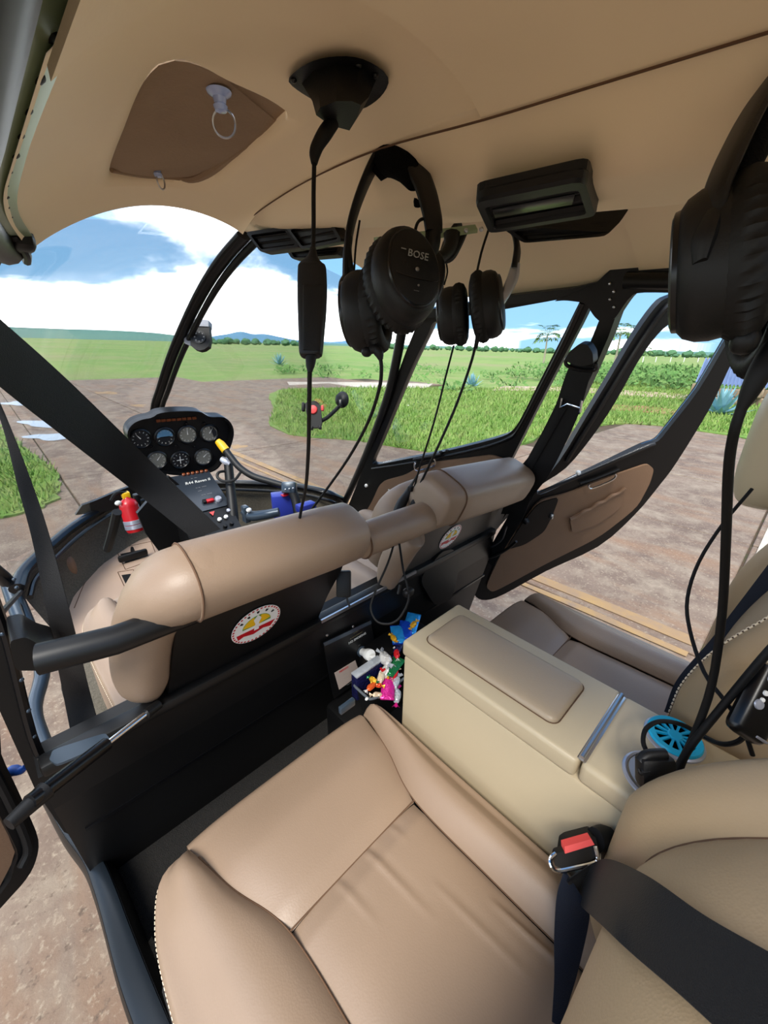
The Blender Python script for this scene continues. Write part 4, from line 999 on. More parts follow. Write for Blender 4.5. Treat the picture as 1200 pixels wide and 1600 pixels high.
# rear seat backs: padded centre panel with side bolster and double stitched seam
def backrest(par, x0, x1, m, lean=0.24, top=1.50, inner=1):
    """face at y = f(z); inner = +1 when the console side is the right edge"""
    def face(z):
        t = max(0, z - 1.075); a, b = (0.2, 2.5) if inner > 0 else (0.10, 1.5)
        if t > 0.15: return 0.022 - a * 0.15 - b * 0.0225 - (a + b * 0.30) * 0.8 * (t - 0.15)
        return 0.022 - a * t - b * t * t
    w = x1 - x0
    sx0, sx1 = x0 + 0.075, x1 - 0.075
    seat = par
    par = mk('backrest', slab(lambda u, v: V((x0 + 0.02 + (w - 0.04) * u, face(0.82 + (top - 0.82) * v) - 0.09, 0.82 + (top - 0.82) * v)), 6, 10, V((0, -0.03, 0))), M['carpet'], seat)
    def cen(u, v):
        z = 0.80 + (top - 0.80) * v; x = sx0 + (sx1 - sx0) * u; e = 1 - abs(2 * u - 1) ** 6
        return V((x, face(z) - 0.036 + 0.012 * e, z))
    mk('centre_panel', slab(cen, 24, 30, V((0, -0.03, 0))), M[m], par, ang=70)
    for side in (0, 1):
        def bol(u, v, side=side):
            z = 0.82 + (top - 0.82) * v
            P = [(sx0 + 0.004, -0.038), (sx0 - 0.010, -0.029), (x0 + 0.045, -0.010), (x0 + 0.020, -0.002), (x0 + 0.004, -0.018), (x0, -0.05), (x0, -0.12)]
            if side: P = [(x0 + x1 - a, b) for a, b in P]
            Q = cacheb.setdefault(side, resample(spline([V((a, b, 0)) for a, b in P], 6), 31, closed=False)); i = min(int(u * 30), 29); q = Q[i].lerp(Q[i + 1], u * 30 - i)
            k = 1.0 if v > 0.12 else 0.72 + 0.28 * math.sin(v / 0.12 * math.pi / 2)
            if v > 0.9: k *= 1 - 0.5 * ((v - 0.9) / 0.1) ** 2
            cx_ = (sx0 if not side else sx1)
            return V((cx_ + (q.x - cx_) * (0.9 + 0.1 * k), face(z) + q.y - 0.02 * (1 - k), z))
        cacheb = {}
        o = mk('side_bolster', surf(bol, 30, 34), M[m], par, ang=80)
        if (side == 1) == (inner > 0) or inner < 0:
            for uu in (0.30, 0.345):
                st = [bol(uu, k / 40) + V((-0.0008, 0.0018, 0)) for k in range(2, 39)]
                if inner < 0 and side == 0: mk('stitching', dashes(st, 0.0075, 0.0045, 0.0012), M['thread'], par, kind='stuff', smooth=False)
            if inner < 0 and side == 0: mk('seam', tube([bol(0.322, k / 20) + V((0, 0.0004, 0)) for k in range(1, 20)], 0.0014, 5), M['seam'], par)
    seam = [V((sx, face(0.82 + 0.68 * k / 16) - 0.037, 0.82 + 0.68 * k / 16)) for k in range(17) for sx in (sx1 if inner > 0 else sx0,)]
    mk('seam', tube(seam, 0.0018, 5), M['seam'], par)
    return face
FACE_L = backrest(rl, -0.545, -0.085, 'leather_warm', inner=1, top=1.40)
backrest(rr, 0.095, 0.555, 'leather_warm', inner=-1, top=1.36)
# padded headrest of the far rear seat
hr = mk('headrest', blob(PD(1222, 690, 0.70), (0.10, 0.045, 0.115), 3.2, 24, 14), M['console'], label='pale beige rear headrest at the right edge behind the cables', cat='headrest')

# ---- console between the rear seats
co = thing('centre_console', (0, 0.16, 0.75), 'cream console box between the two rear seats with padded lid', 'console')
CX0, CX1 = -0.082, 0.082
mk('body', box((0, 0.154, 0.8825), (CX1 - CX0 - 0.004, 0.480, 0.265), bev=0.006), M['console'], co)
mk('rear_top', box((0, -0.005, 1.032), (CX1 - CX0 - 0.001, 0.165, 0.036), bev=0.008, seg=3), M['console'], co)
lid = mk('lid', box((0, 0.2385, 1.0335), (CX1 - CX0 + 0.004, 0.316, 0.033), bev=0.007, seg=3), M['console'], co)
def rrect(hx, hy, r, z, n=5):
    out = []
    for cx, cy, a0 in ((hx - r, hy - r, 0), (-hx + r, hy - r, 90), (-hx + r, -hy + r, 180), (hx - r, -hy + r, 270)):
        for k in range(n + 1): a = math.radians(a0 + 90 * k / n); out.append(V((cx + r * math.cos(a), 0.247 + cy + r * math.sin(a), z)))
    return out
pl_ = [rrect(0.0535 - d, 0.122 - d, max(0.014 - d, 0.004), 1.0495 + h) for d, h in ((0, 0), (0.0006, 0.004), (0.0025, 0.0065), (0.006, 0.0085), (0.012, 0.0098), (0.022, 0.0106), (0.034, 0.011), (0.044, 0.0111))]
vs, fs = [p for l in pl_ for p in l], []
for i in range(len(pl_) - 1):
    for k in range(24): fs.append((i * 24 + k, i * 24 + (k + 1) % 24, (i + 1) * 24 + (k + 1) % 24, (i + 1) * 24 + k))
fs.append(tuple((len(pl_) - 1) * 24 + k for k in range(24)))
mk('pad', (vs, fs), M['pad'], lid, ang=80)
mk('pad_seam', tube(rrect(0.0545, 0.123, 0.0145, 1.0504) + [rrect(0.0545, 0.123, 0.0145, 1.0504)[0]], 0.0009, 5, smooth_path=False), M['seam'], lid)
mk('hinge', J(tube([V((-0.075, 0.0795, 1.0515)), V((0.075, 0.0795, 1.0515))], 0.0035, 10, smooth_path=False), box((0, 0.079, 1.048), (0.152, 0.012, 0.003), bev=0.001)), M['steel'], co)
def cupring(c, r, name):
    return mk(name, lathe([(r * 0.86, -0.05), (r * 0.90, -0.004), (r * 0.93, 0.003), (r * 1.0, 0.0045), (r * 1.08, 0.003), (r * 1.12, -0.001), (r * 1.0, -0.004), (r * 0.9, -0.052)], c, (0, 0, 1), 36, cap=False), M['silver'], co)
CUPR = V((0.048, 0.004, 1.049)); CUPL = V((-0.034, 0.006, 1.049))
cupring(CUPR, 0.033, 'cup_holder'); cupring(CUPL, 0.033, 'cup_holder')
mk('cup_well', lathe([(0.0, 0), (0.020, 0.0004), (0.029, 0.003)], CUPL + V((0, 0, 0.0015)), (0, 0, 1), 28), mat('pale_cup_lining', rgb(190, 192, 196), 0.35), co)
# turquoise vented disc in the right cup holder
vd = thing('cup_vent', CUPR + V((0, 0, 0.002)), 'turquoise slotted disc lying in the console cup holder', 'air freshener')
RV = 0.0315
def disc_slots():
    parts = []; n = 12; o = CUPR + V((0, 0, 0.005))
    for k in range(n):
        a0 = 2 * math.pi * k / n; aw = math.pi / n
        def pt(r, a): return o + V((r * math.cos(a), r * math.sin(a), 0))
        # spoke between two slots
        parts.append(prism([pt(0.007, a0 - aw * 0.75), pt(0.0255, a0 - aw * 0.28), pt(0.0265, a0), pt(0.0255, a0 + aw * 0.28), pt(0.007, a0 + aw * 0.75)], (0, 0, 0.003)))
    parts.append(lathe([(0.0, 0.0045), (0.0075, 0.0042), (0.0095, 0.0025), (0.009, 0)], o, (0, 0, 1), 24))
    parts.append(lathe([(0.0245, 0), (0.0245, 0.003), (0.0315, 0.0035), (RV + 0.0015, 0.001), (RV, -0.006), (0.0245, -0.006), (0.0245, 0)], o, (0, 0, 1), 40, cap=False))
    return J(*parts)
mk('slotted_cover', disc_slots(), M['cyan'], vd, ang=30)
mk('inner_cup', lathe([(0.0, 0.0), (0.026, 0.0)], CUPR + V((0, 0, 0.003)), (0, 0, 1), 28), M['rubber'], vd)

# ---- front seats
BAR_Y, BAR_Z = 0.52, 1.205
def front_seat(x0, x1, label, stick_px, head_px, left):
    xc = (x0 + x1) / 2
    t = thing('front_seat', (xc, 0.80, FZ), label, 'seat', 'front seats')
    return t
UPB = V((0, -0.36, 0.93)).normalized()
def sering(c, ax, ru, rw, pw):
    t = V(ax).normalized(); u = (UPB - t * UPB.dot(t)).normalized(); w = t.cross(u); out = []
    for k in range(41):
        a = 2 * math.pi * k / 40; cc, ss = math.cos(a), math.sin(a)
        out.append(V(c) + u * (ru * math.copysign(abs(cc) ** (2 / pw), cc)) + w * (rw * math.copysign(abs(ss) ** (2 / pw), ss)))
    return out
fs1 = front_seat(-0.50, -0.08, 'left front seat with black back panel and tan roll headrest', None, None, True)
fs2 = front_seat(0.06, 0.50, 'right front seat beyond the padded cross bar', None, None, False)
for t, x0, x1 in ((fs1, -0.495, -0.085), (fs2, 0.075, 0.50)):
    cushion(t, x0, x1, 0.70, 1.13, 0.925, (x0 + 0.085, x1 - 0.085, x0 + 0.11, x1 - 0.11, 0.96, x0 + 0.11, x1 - 0.11), drop=0.13, wrinkle=False, thread=(t is fs1))
    mk('seat_box', box(((x0 + x1) / 2, 0.89, 0.735), (x1 - x0 - 0.05, 0.42, 0.15), bev=0.012), M['carpet_grey'], t)
BPL = plane3((0, 0.615, 0.99), (1, 0.615, 0.99), (0, 0.535, 1.20))     # plane of the black seat back panels
nb = inw(BPL)
mk('back_panel', prism(rounded(loop([(278, 958), (330, 940), (420, 905), (538, 874), (534, 890), (512, 930), (492, 978), (420, 1008), (330, 1056), (276, 1090), (262, 1096)], BPL), 0.15, 2), -nb * 0.02), M['black'], fs1)
mk('back_panel', prism(rounded(loop([(655, 838), (700, 800), (740, 785), (800, 775), (812, 785), (790, 812), (742, 862), (700, 872), (648, 900), (618, 912)], BPL), 0.15, 2), -nb * 0.02), mat('grey_back_panel', rgb(70, 64, 58), 0.4, bump=(80, 0.05)), fs2)
# headrest rolls on the cross bar
ha, hb_ = PY(286, 912, BAR_Y), PY(556, 826, BAR_Y)
mk('headrest_roll', padtube(ha + V((0.004, 0, 0)), hb_, 0.047, 0.054, UPB, 24, 16, 0.22, ends=(0, 1)), M['leather'], fs1, ang=80)
# end bolster that turns down beside the panel
bol_px = [(346, 893, 0.52), (292, 909, 0.522), (254, 926, 0.56), (233, 962, 0.595), (226, 1008, 0.62), (229, 1050, 0.635), (240, 1082, 0.645)]
P = [PY(a, b, c) for a, b, c in bol_px]
mk('side_bolster', tube(P, [0.0458, 0.0462, 0.046, 0.044, 0.043, 0.038, 0.016], 20, 5, ry=[0.0528, 0.0532, 0.057, 0.06, 0.06, 0.05, 0.02], up=UPB, pw=2.4), M['leather'], fs1, ang=80)
mk('backrest_cushion', blob((-0.27, 0.665, 1.09), (0.175, 0.055, 0.13), 4, 24, 14, axes=(V((1, 0, 0)), V((0, 0.93, 0.36)), V((0, -0.36, 0.93)))), M['leather'], fs1, ang=80)
sm_ = ha + V((0.014, 0, 0))
mk('seam', tube(sering(ha + V((0.005, 0, 0)), hb_ - ha, 0.0475, 0.0545, 2.5), 0.0016, 5), M['seam'], fs1)
hc1, hd1 = PY(664, 792, BAR_Y), PY(806, 748, BAR_Y)
mk('headrest_roll', padtube(hc1 + V((0.0, 0, 0.012)), hd1, 0.053, 0.058, UPB, 28, 16, 0.18, pw=3.4), M['leather'], fs2, ang=80)
mk('side_bolster', tube([PY(648, 835, 0.56), PY(628, 855, 0.59), PY(612, 885, 0.615), PY(606, 905, 0.63), PY(602, 916, 0.64)], [0.03, 0.036, 0.034, 0.026, 0.010], 18, 5, ry=[0.04, 0.05, 0.05, 0.04, 0.015], up=UPB), M['leather'], fs2, ang=80)
mk('backrest_cushion', blob((0.29, 0.68, 1.09), (0.185, 0.055, 0.13), 4, 24, 14, axes=(V((1, 0, 0)), V((0, 0.93, 0.36)), V((0, -0.36, 0.93)))), M['leather'], fs2, ang=80)
sm2 = hc1.lerp(hd1, 0.16)
mk('seam', tube(sering(sm2 + V((0, 0, 0.0100)), hd1 - hc1, 0.0534, 0.0584, 3.4), 0.0016, 5), M['seam'], fs2)
# round stickers on the seat backs
def sticker(par, px, py, r):
    o = PP(px, py, BPL) + nb * 0.002; x = V((1, 0, 0)); y = nb.cross(x); y = y if y.z > 0 else -y
    def P2(a, b): return o + x * (a * r) + y * (b * r)
    st = mk('round_sticker', prism([P2(math.cos(a), math.sin(a)) for a in [2 * math.pi * k / 40 for k in range(40)]], nb * 0.0006), M['white'], par, smooth=False, label='round white sticker with a dial, green and yellow dome and red band')
    def pl(name, pts, m, h): mk(name, prism([P2(a, b) + nb * h for a, b in pts], nb * 0.0004), m, st, smooth=False)
    def arc(r0, a0, a1, n=14): return [(r0 * math.cos(math.radians(a0 + (a1 - a0) * k / n)), r0 * math.sin(math.radians(a0 + (a1 - a0) * k / n))) for k in range(n + 1)]
    ring_ = J(*[prism([P2(*q) + nb * 0.0006 for q in (arc(0.97, a, a + 5, 1) + arc(0.90, a + 5, a, 1))], nb * 0.0004) for a in range(0, 360, 10)])
    mk('rim_ticks', ring_, M['red'], st, smooth=False)
    pl('green_dome', arc(0.58, 0, 180), mat('sticker_green', rgb(96, 150, 60), 0.5), 0.0006)
    pl('yellow_dome', [(0, 0)] + arc(0.56, 15, 75), M['yellow'], 0.001); pl('yellow_dome', [(0, 0)] + arc(0.56, 105, 170), M['yellow'], 0.001)
    pl('red_band', [(-0.80, -0.20), (0.80, -0.20), (0.62, -0.52), (0.30, -0.42), (-0.1, -0.55), (-0.5, -0.42), (-0.72, -0.52)], M['red'], 0.0006)
    pl('pale_figure', [(-0.10, -0.3), (0.10, -0.3), (0.07, 0.1), (0.16, 0.38), (0, 0.62), (-0.16, 0.38), (-0.07, 0.1)], M['white'], 0.0014)
    for a in (35, 62, 90, 118, 145): pl('mark', [(q[0] * 1, q[1]) for q in (arc(0.82, a - 4, a + 4, 2) + arc(0.70, a + 3, a - 3, 2))], M['rubber'], 0.0006)
sticker(fs1, 400, 974, 0.047); sticker(fs2, 703, 838, 0.042)

# ---- cross bar: black tube on the left, padded sleeve between the seats
cb = thing('cross_bar', (0, BAR_Y, BAR_Z), 'black steel cross bar with tan padded sleeve behind the front seats', 'bar')
mk('tube', tube([PY(60, 1030, BAR_Y + 0.02), PY(180, 1000, BAR_Y), PY(300, 955, BAR_Y), PY(560, 850, BAR_Y), PY(720, 800, BAR_Y), PY(812, 770, BAR_Y)], 0.0185, 16, smooth_path=False), M['black'], cb)
mk('padded_sleeve', padtube(PY(556, 848, BAR_Y), PY(706, 792, BAR_Y), 0.032, 0.034, UPB, 20, 12, 0.15, pw=2.2), M['leather'], cb)
mk('sleeve_hem', tube([PY(563, 846, BAR_Y) + UPB * (0.033 * math.cos(a)) + V((0, -0.93, -0.36)) * (0.034 * math.sin(a)) for a in [2 * math.pi * k / 16 for k in range(17)]], 0.0018, 5), M['seam'], cb)
# ================================================================ overhead: vents, jack box, headsets
def loft(loops, closed=True, cap=True):
    n = len(loops[0]); vs = [p for l in loops for p in l]; fs = []
    for i in range(len(loops) - 1):
        for k in range(n): fs.append((i * n + k, i * n + (k + 1) % n, (i + 1) * n + (k + 1) % n, (i + 1) * n + k))
    if cap: fs.append(tuple(reversed(range(n)))); fs.append(tuple((len(loops) - 1) * n + k for k in range(n)))
    return vs, fs
def vent(label, quad, t0, t1, nsl=4, cover=True, zz=None):
    """air vent: quad = 4 pixel corners of the face (left-top, right-top, right-bottom, left-bottom); t0, t1 = depth at the left and right side"""
    a, b, c, d = [PD(x, y, t) for (x, y), t in zip(quad, (t0, t1, t1, t0))]
    if zz: a, b, c, d = [PZ(x, y, zz) for x, y in quad]
    n = (b - a).cross(d - a).normalized(); n = n if n.dot(CAM - a) > 0 else -n
    v = thing('air_vent', (a + b + c + d) / 4, label, 'air vent', 'ceiling air vents')
    def q(u, w): return a.lerp(b, u).lerp(d.lerp(c, u), w)
    outer = rounded([q(0, 0), q(1, 0), q(1, 1), q(0, 1)], 0.10, 3); inner = rounded([q(0.08, 0.2), q(0.92, 0.2), q(0.92, 0.86), q(0.08, 0.86)], 0.06, 3)
    mk('housing', ring(outer, inner, n * 0.010, 64), M['plastic'], v)
    mk('housing_back', prism([p - n * (0.006 if zz else 0.018) for p in outer], n * (0.007 if zz else 0.020)), M['plastic'], v, smooth=False)
    for k in range(nsl):
        w = 0.26 + 0.56 * k / max(1, nsl - 1); l, r = q(0.09, w), q(0.91, w)
        mk('slat', box((l + r) / 2 + n * 0.004, ((r - l).length, 0.0055, 0.0016), axes=((r - l).normalized(), ((d - a).normalized() * 0.7 + n * 0.7).normalized(), ((r - l).normalized()).cross((d - a).normalized() * 0.7 + n * 0.7).normalized())), M['plastic'], v)
    if cover: mk('flap', box(q(0.5, 0.40) + n * 0.009, ((b - a).length * 0.80, (d - a).length * 0.22, 0.002), axes=((b - a).normalized(), (d - a).normalized(), n), bev=0.0008), M['blackgloss'], v)
    return v
vent('large black air vent on the near side of the ceiling spine', ((742, 297), (918, 258), (936, 322), (765, 352)), 0, 0, 3, True, 1.690)
vent('foremost small black vent at the tip of the spine', ((388, 364), (450, 355), (474, 388), (412, 396)), 0.84, 0.80, 3, False)
vent('black vent next to the foremost vent, just behind it', ((449, 354), (520, 340), (541, 378), (477, 391)), 0.80, 0.74, 3, False)
vent('flat black vent on the far side of the spine behind the large vent', ((790, 352), (975, 339), (952, 362), (822, 374)), 0.72, 0.60, 3, False)
vent('thin far side vent strip behind the hanging control box', ((452, 394), (540, 386), (532, 400), (460, 406)), 0.90, 0.84, 2, False)

# jack box with its plug and cable down to the headset control box
jb = thing('jack_box', onceil(525, 130), 'black wedge shaped jack box screwed to the ceiling', 'jack box')
pl_px = [(451, 128), (466, 108), (492, 94), (525, 88), (560, 90), (590, 104), (607, 122), (602, 142), (585, 160), (560, 172), (520, 170), (482, 152)]
l0 = [onceil(x, y, -0.002) for x, y in pl_px]; l1 = [onceil(x, y, -0.007) for x, y in pl_px]
mk('mount_plate', loft([resample(spline(l0, 3, True), 36), resample(spline(l1, 3, True), 36)]), M['plastic'], jb)
w0 = [(470, 128), (488, 108), (525, 96), (562, 100), (588, 124), (578, 150), (556, 168), (515, 164)]
w1 = [(488, 158), (498, 146), (526, 134), (556, 140), (576, 152), (566, 172), (552, 190), (520, 186)]
w2 = [(494, 180), (500, 168), (525, 158), (550, 158), (564, 164), (558, 184), (546, 204), (516, 196)]
mk('wedge', loft([[onceil(x, y, dz) for x, y in w] for w, dz in ((w0, -0.006), (w1, -0.026), (w2, -0.040))]), M['plastic'], jb, ang=35)
for px, py in ((459, 126), (560, 103), (586, 118)): mk('screw', blob(onceil(px, py, -0.008), (0.003, 0.003, 0.002), 2, 8, 6), M['blackgloss'], jb)
JT = depth(onceil(525, 190, -0.04))
def PDL(pts): return [PD(*p) for p in pts]
ctl = thing('headset_control_box', PD(487, 556, JT + 0.02), 'long black in-line control box hanging below the jack box', 'control box')
mk('plug', tube(PDL([(521, 190, JT), (508, 208, JT), (497, 226, JT + 0.002), (492, 240, JT + 0.004), (491, 256, JT + 0.005)]), [0.0062, 0.0068, 0.006, 0.0055, 0.003], 12), M['rubber'], ctl)
CT = JT + 0.015
mk('cable', tube(PDL([(491, 252, JT + 0.005), (490, 300, JT + 0.01), (490, 350, CT), (489, 388, CT)]), 0.0022, 8), M['rubber'], ctl)
def boxtube(pts, w, d, up): return tube(PDL(pts), w, 20, 4, ry=d, up=up, pw=3.5)
body = boxtube([(489, 388, CT), (489, 400, CT), (488.5, 408, CT), (488, 416, CT), (488, 424, CT), (488, 470, CT), (486.5, 530, CT), (485.5, 552, CT), (485.5, 557, CT)], [0.003, 0.0045, 0.0075, 0.0125, 0.0140, 0.0143, 0.0122, 0.0112, 0.009], [0.003, 0.0045, 0.006, 0.008, 0.009, 0.0095, 0.009, 0.008, 0.007], RIGHT)
mk('shell', body, M['plastic'], ctl)
mk('side_rail', boxtube([(474, 425, CT - 0.003), (473, 470, CT - 0.003), (474, 530, CT - 0.003), (475, 550, CT - 0.003)], [0.0028, 0.003, 0.0028, 0.002], 0.0045, RIGHT), M['greyblue'], ctl)
mk('battery_door', boxtube([(489, 447, CT - 0.0085), (489, 452, CT - 0.0090), (488, 500, CT - 0.0085), (487, 548, CT - 0.0070)], [0.009, 0.0095, 0.009, 0.0085], 0.0018, RIGHT), M['softblack'], ctl)
mk('boot', tube(PDL([(486, 556, CT), (485, 570, CT), (484, 582, CT)]), [0.0055, 0.0045, 0.0022], 10), M['rubber'], ctl)
mk('cable', tube(PDL([(484, 578, CT), (483, 640, CT + 0.04), (482, 700, CT + 0.1), (478, 760, CT + 0.18), (470, 800, CT + 0.24), (462, 850, CT + 0.26)]), 0.0024, 8), M['rubber'], ctl)

def cup(par, c, n, up, sx, sy, logo=False):
    n = V(n).normalized(); x, y, z = basis(n, up); cu = None
    sh = mk('ear_cup', lathe([(1.0, -0.003), (1.02, 0.004), (1.0, 0.012), (0.93, 0.019), (0.80, 0.0235), (0.0, 0.0265)], c, n, 40, sx, sy, up), M['plastic'], par)
    # soft ear cushion with gathered edge
    vs, fs = [], []; N = 80; prof = [(0.99, -0.002), (1.05, -0.007), (1.07, -0.014), (1.0, -0.022), (0.86, -0.026), (0.70, -0.024), (0.61, -0.017), (0.60, -0.008)]
    for i, (r, h) in enumerate(prof):
        for k in range(N):
            a = 2 * math.pi * k / N; rr = r * (1 + (0.028 if k % 2 else -0.028) * (1 if i in (1, 2, 3) else 0))
            vs.append(V(c) + x * (rr * sx * math.cos(a)) + y * (rr * sy * math.sin(a)) + z * h)
    for i in range(len(prof) - 1):
        for k in range(N): fs.append((i * N + k, i * N + (k + 1) % N, (i + 1) * N + (k + 1) % N, (i + 1) * N + k))
    mk('ear_cushion', (vs, fs), M['softblack'], par, ang=60)
    mk('ear_baffle', lathe([(0.66, -0.010), (0.0, -0.007)], c, n, 32, sx, sy, up), M['fleece'], par)
    mk('cup_plate', lathe([(0.80, 0.0225), (0.78, 0.0262), (0.74, 0.0270), (0.0, 0.0285)], c, n, 40, sx, sy, up), M['softblack'], sh)
    mk('cup_plate_rim', lathe([(0.83, 0.0225), (0.82, 0.0255), (0.79, 0.0262), (0.77, 0.0255)], c, n, 40, sx, sy, up), M['blackgloss'], sh)
    if logo:
        o = V(c) + n * 0.0293
        mk('logo', text('BOSE', 0.0115, o + y * 0.012 + x * 0.002, x, y, 0.0003, shear=0.25), M['print_grey'], sh, smooth=False)
        mk('logo_bar', box(o + y * 0.0150 - x * 0.0155, (0.006, 0.0008, 0.0006), axes=(x, y, z)), M['print_grey'], sh)
        mk('rivet', lathe([(0.0024, 0), (0.002, 0.0012), (0, 0.0014)], o - y * 0.004, n, 14), M['steel'], sh)
        mk('rivet', lathe([(0.0012, 0), (0.001, 0.001), (0, 0.0012)], o - y * 0.0215, n, 10), M['steel'], sh)
        mk('small_print', text('- - - -', 0.0030, o - y * 0.0275 - x * 0.003, x, y, 0.0002), M['print_grey'], sh, smooth=False)
        mk('plate_joint', tube([o + x * (0.027 * math.cos(a)) - y * 0.011 - y * (0.003 * math.sin(a)) for a in [math.pi * k / 8 for k in range(9)]], 0.0005, 4), M['blackgloss'], sh)
    return sh
UPV = V((0, 0, 1))
# ---- headset hanging nearest the centre, with the logo
TA = 0.47
hsA = thing('aviation_headset', PD(611, 215, TA + 0.02), 'black aviation headset with a logo cup, hanging from the middle of the spine', 'headset', 'aviation headsets')
nR = (-FWD * 0.78 + RIGHT * 0.42 + UPV * 0.02).normalized(); nL = (-RIGHT * 0.93 + FWD * 0.28).normalized()
cR, cL = PD(630, 437, TA), PD(572, 488, TA + 0.045)
upA = (UPV + RIGHT * 0.12).normalized()
cup(hsA, cR, nR, upA, 0.0405, 0.0525, True); cup(hsA, cL, nL, (UPV - RIGHT * 0.28 + FWD * 0.1).normalized(), 0.036, 0.047)
band = PDL([(548, 425, TA + 0.05), (544, 385, TA + 0.05), (550, 345, TA + 0.048), (566, 296, TA + 0.04), (588, 250, TA + 0.032), (611, 226, TA + 0.02), (640, 246, TA + 0.008), (663, 290, TA), (675, 335, TA - 0.002), (678, 362, TA)])
mk('headband', tube(band, [0.0045] * 10, 14, 6, ry=[0.009, 0.010, 0.012, 0.014, 0.016, 0.017, 0.016, 0.014, 0.0125, 0.011], up=RIGHT, pw=3), M['plastic'], hsA)
padp = PDL([(586, 272, TA + 0.04), (598, 256, TA + 0.033), (613, 247, TA + 0.02), (634, 262, TA + 0.010), (650, 288, TA + 0.005)])
mk('headband_pad', tube(padp, [0.010, 0.016, 0.019, 0.015, 0.008], 16, 5, ry=[0.012, 0.017, 0.018, 0.017, 0.012], up=UPV), M['fleece'], hsA)
mk('slider', tube(PDL([(545, 372, TA + 0.047), (542, 400, TA + 0.048), (541, 436, TA + 0.048)]), 0.0052, 10, ry=0.008, up=RIGHT), M['plastic'], hsA)
mk('slider', tube(PDL([(677, 355, TA), (676, 378, TA), (672, 396, TA + 0.004)]), 0.009, 10, ry=0.005, up=RIGHT), M['plastic'], hsA)
mk('yoke', tube(PDL([(541, 432, TA + 0.045), (538, 450, TA + 0.042), (546, 478, TA + 0.038), (558, 492, TA + 0.034)]), [0.005, 0.008, 0.009, 0.005], 12, ry=[0.005, 0.010, 0.011, 0.006], up=RIGHT), M['plastic'], hsA)
mk('yoke', tube(PDL([(672, 392, TA + 0.006), (684, 412, TA + 0.006), (686, 440, TA + 0.006), (680, 470, TA + 0.006)]), [0.008, 0.0085, 0.006, 0.003], 12, ry=0.004, up=RIGHT), M['plastic'], hsA)
mk('band_wire', tube(PDL([(650, 378, TA - 0.004), (649, 360, TA - 0.006), (654, 346, TA - 0.006), (664, 342, TA - 0.004), (672, 350, TA - 0.004)]), 0.0018, 8), M['rubber'], hsA)
mk('band_wire', tube(PDL([(562, 345, TA + 0.045), (556, 385, TA + 0.043), (553, 430, TA + 0.043)]), 0.0014, 8), M['rubber'], hsA)
mk('mic_knob', blob(PD(573, 550, TA + 0.035), (0.007, 0.006, 0.006), 2.2, 12, 8), M['plastic'], hsA)
mk('mic_joint', tube(PDL([(573, 550, TA + 0.035), (586, 545, TA + 0.035), (592, 552, TA + 0.035), (595, 562, TA + 0.036)]), [0.004, 0.006, 0.006, 0.003], 10), M['plastic'], hsA)
mk('cable', tube(PDL([(594, 556, TA + 0.036), (596, 578, TA + 0.04), (592, 610, TA + 0.06), (575, 660, TA + 0.12), (545, 715, TA + 0.2), (510, 765, TA + 0.26), (484, 800, TA + 0.30)]), 0.0024, 8), M['rubber'], hsA)
# hook, plate
hk = thing('headset_hook', PD(690, 375, 0.55), 'pale metal plate with black headset hooks under the spine', 'hook')
a, b, c, d = PDL([(584, 376, 0.60), (742, 356, 0.56), (746, 364, 0.56), (590, 386, 0.60)])
mk('plate', prism([a, b, c, d], UPV * 0.004), M['greenplate'], hk, smooth=False)
mk('hook', tube(PDL([(655, 320, 0.53), (650, 270, 0.50), (647, 240, 0.492), (646, 222, 0.49)]), [0.007, 0.007, 0.006, 0.004], 10), M['fleece'], hk)
mk('hook', tube(PDL([(706, 366, 0.57), (704, 384, 0.57), (694, 398, 0.565), (684, 402, 0.56)]), [0.012, 0.010, 0.008, 0.007], 10), M['plastic'], hk)
mk('hook', tube(PDL([(727, 362, 0.57), (716, 384, 0.572), (704, 402, 0.575), (690, 408, 0.575)]), [0.004, 0.005, 0.006, 0.004], 8), M['plastic'], hk)
for px, py, t in ((598, 378, 0.594), (728, 360, 0.555), (752, 358, 0.55)): mk('screw', blob(PD(px, py, t), (0.003, 0.003, 0.003), 2, 8, 6), M['steel'], hk)
# ---- second headset, further away
TB = 0.74
hsB = thing('aviation_headset', PD(775, 355, TB), 'black aviation headset hanging farther back, in front of the right window', 'headset', 'aviation headsets')
cL2, cR2 = PD(708, 494, TB + 0.02), PD(762, 478, TB)
cup(hsB, cL2, (-RIGHT * 0.93 + FWD * 0.30), (UPV - RIGHT * 0.05).normalized(), 0.036, 0.049)
cup(hsB, cR2, (RIGHT * 0.86 - FWD * 0.35 + UPV * 0.05), (UPV + RIGHT * 0.22).normalized(), 0.046, 0.056)
mk('headband', tube(PDL([(690, 470, TB + 0.02), (688, 430, TB + 0.03), (694, 385, TB + 0.03), (722, 346, TB + 0.03), (762, 336, TB + 0.02), (796, 352, TB + 0.01), (808, 385, TB), (804, 420, TB)]), 0.005, 14, 6, ry=[0.010, 0.012, 0.014, 0.016, 0.017, 0.017, 0.016, 0.012], up=RIGHT, pw=3), M['plastic'], hsB)
mk('yoke', tube(PDL([(806, 412, TB), (802, 432, TB), (792, 455, TB), (780, 480, TB)]), [0.008, 0.010, 0.009, 0.005], 12, ry=0.005, up=RIGHT), M['silver'], hsB)
mk('yoke', tube(PDL([(685, 455, TB + 0.018), (687, 470, TB + 0.016), (693, 492, TB + 0.014)]), [0.006, 0.009, 0.006], 12, ry=0.006, up=RIGHT), M['silver'], hsB)
mk('band_wire', tube(PDL([(696, 405, TB + 0.01), (699, 425, TB + 0.01), (694, 445, TB + 0.01)]), 0.0016, 6), M['rubber'], hsB)
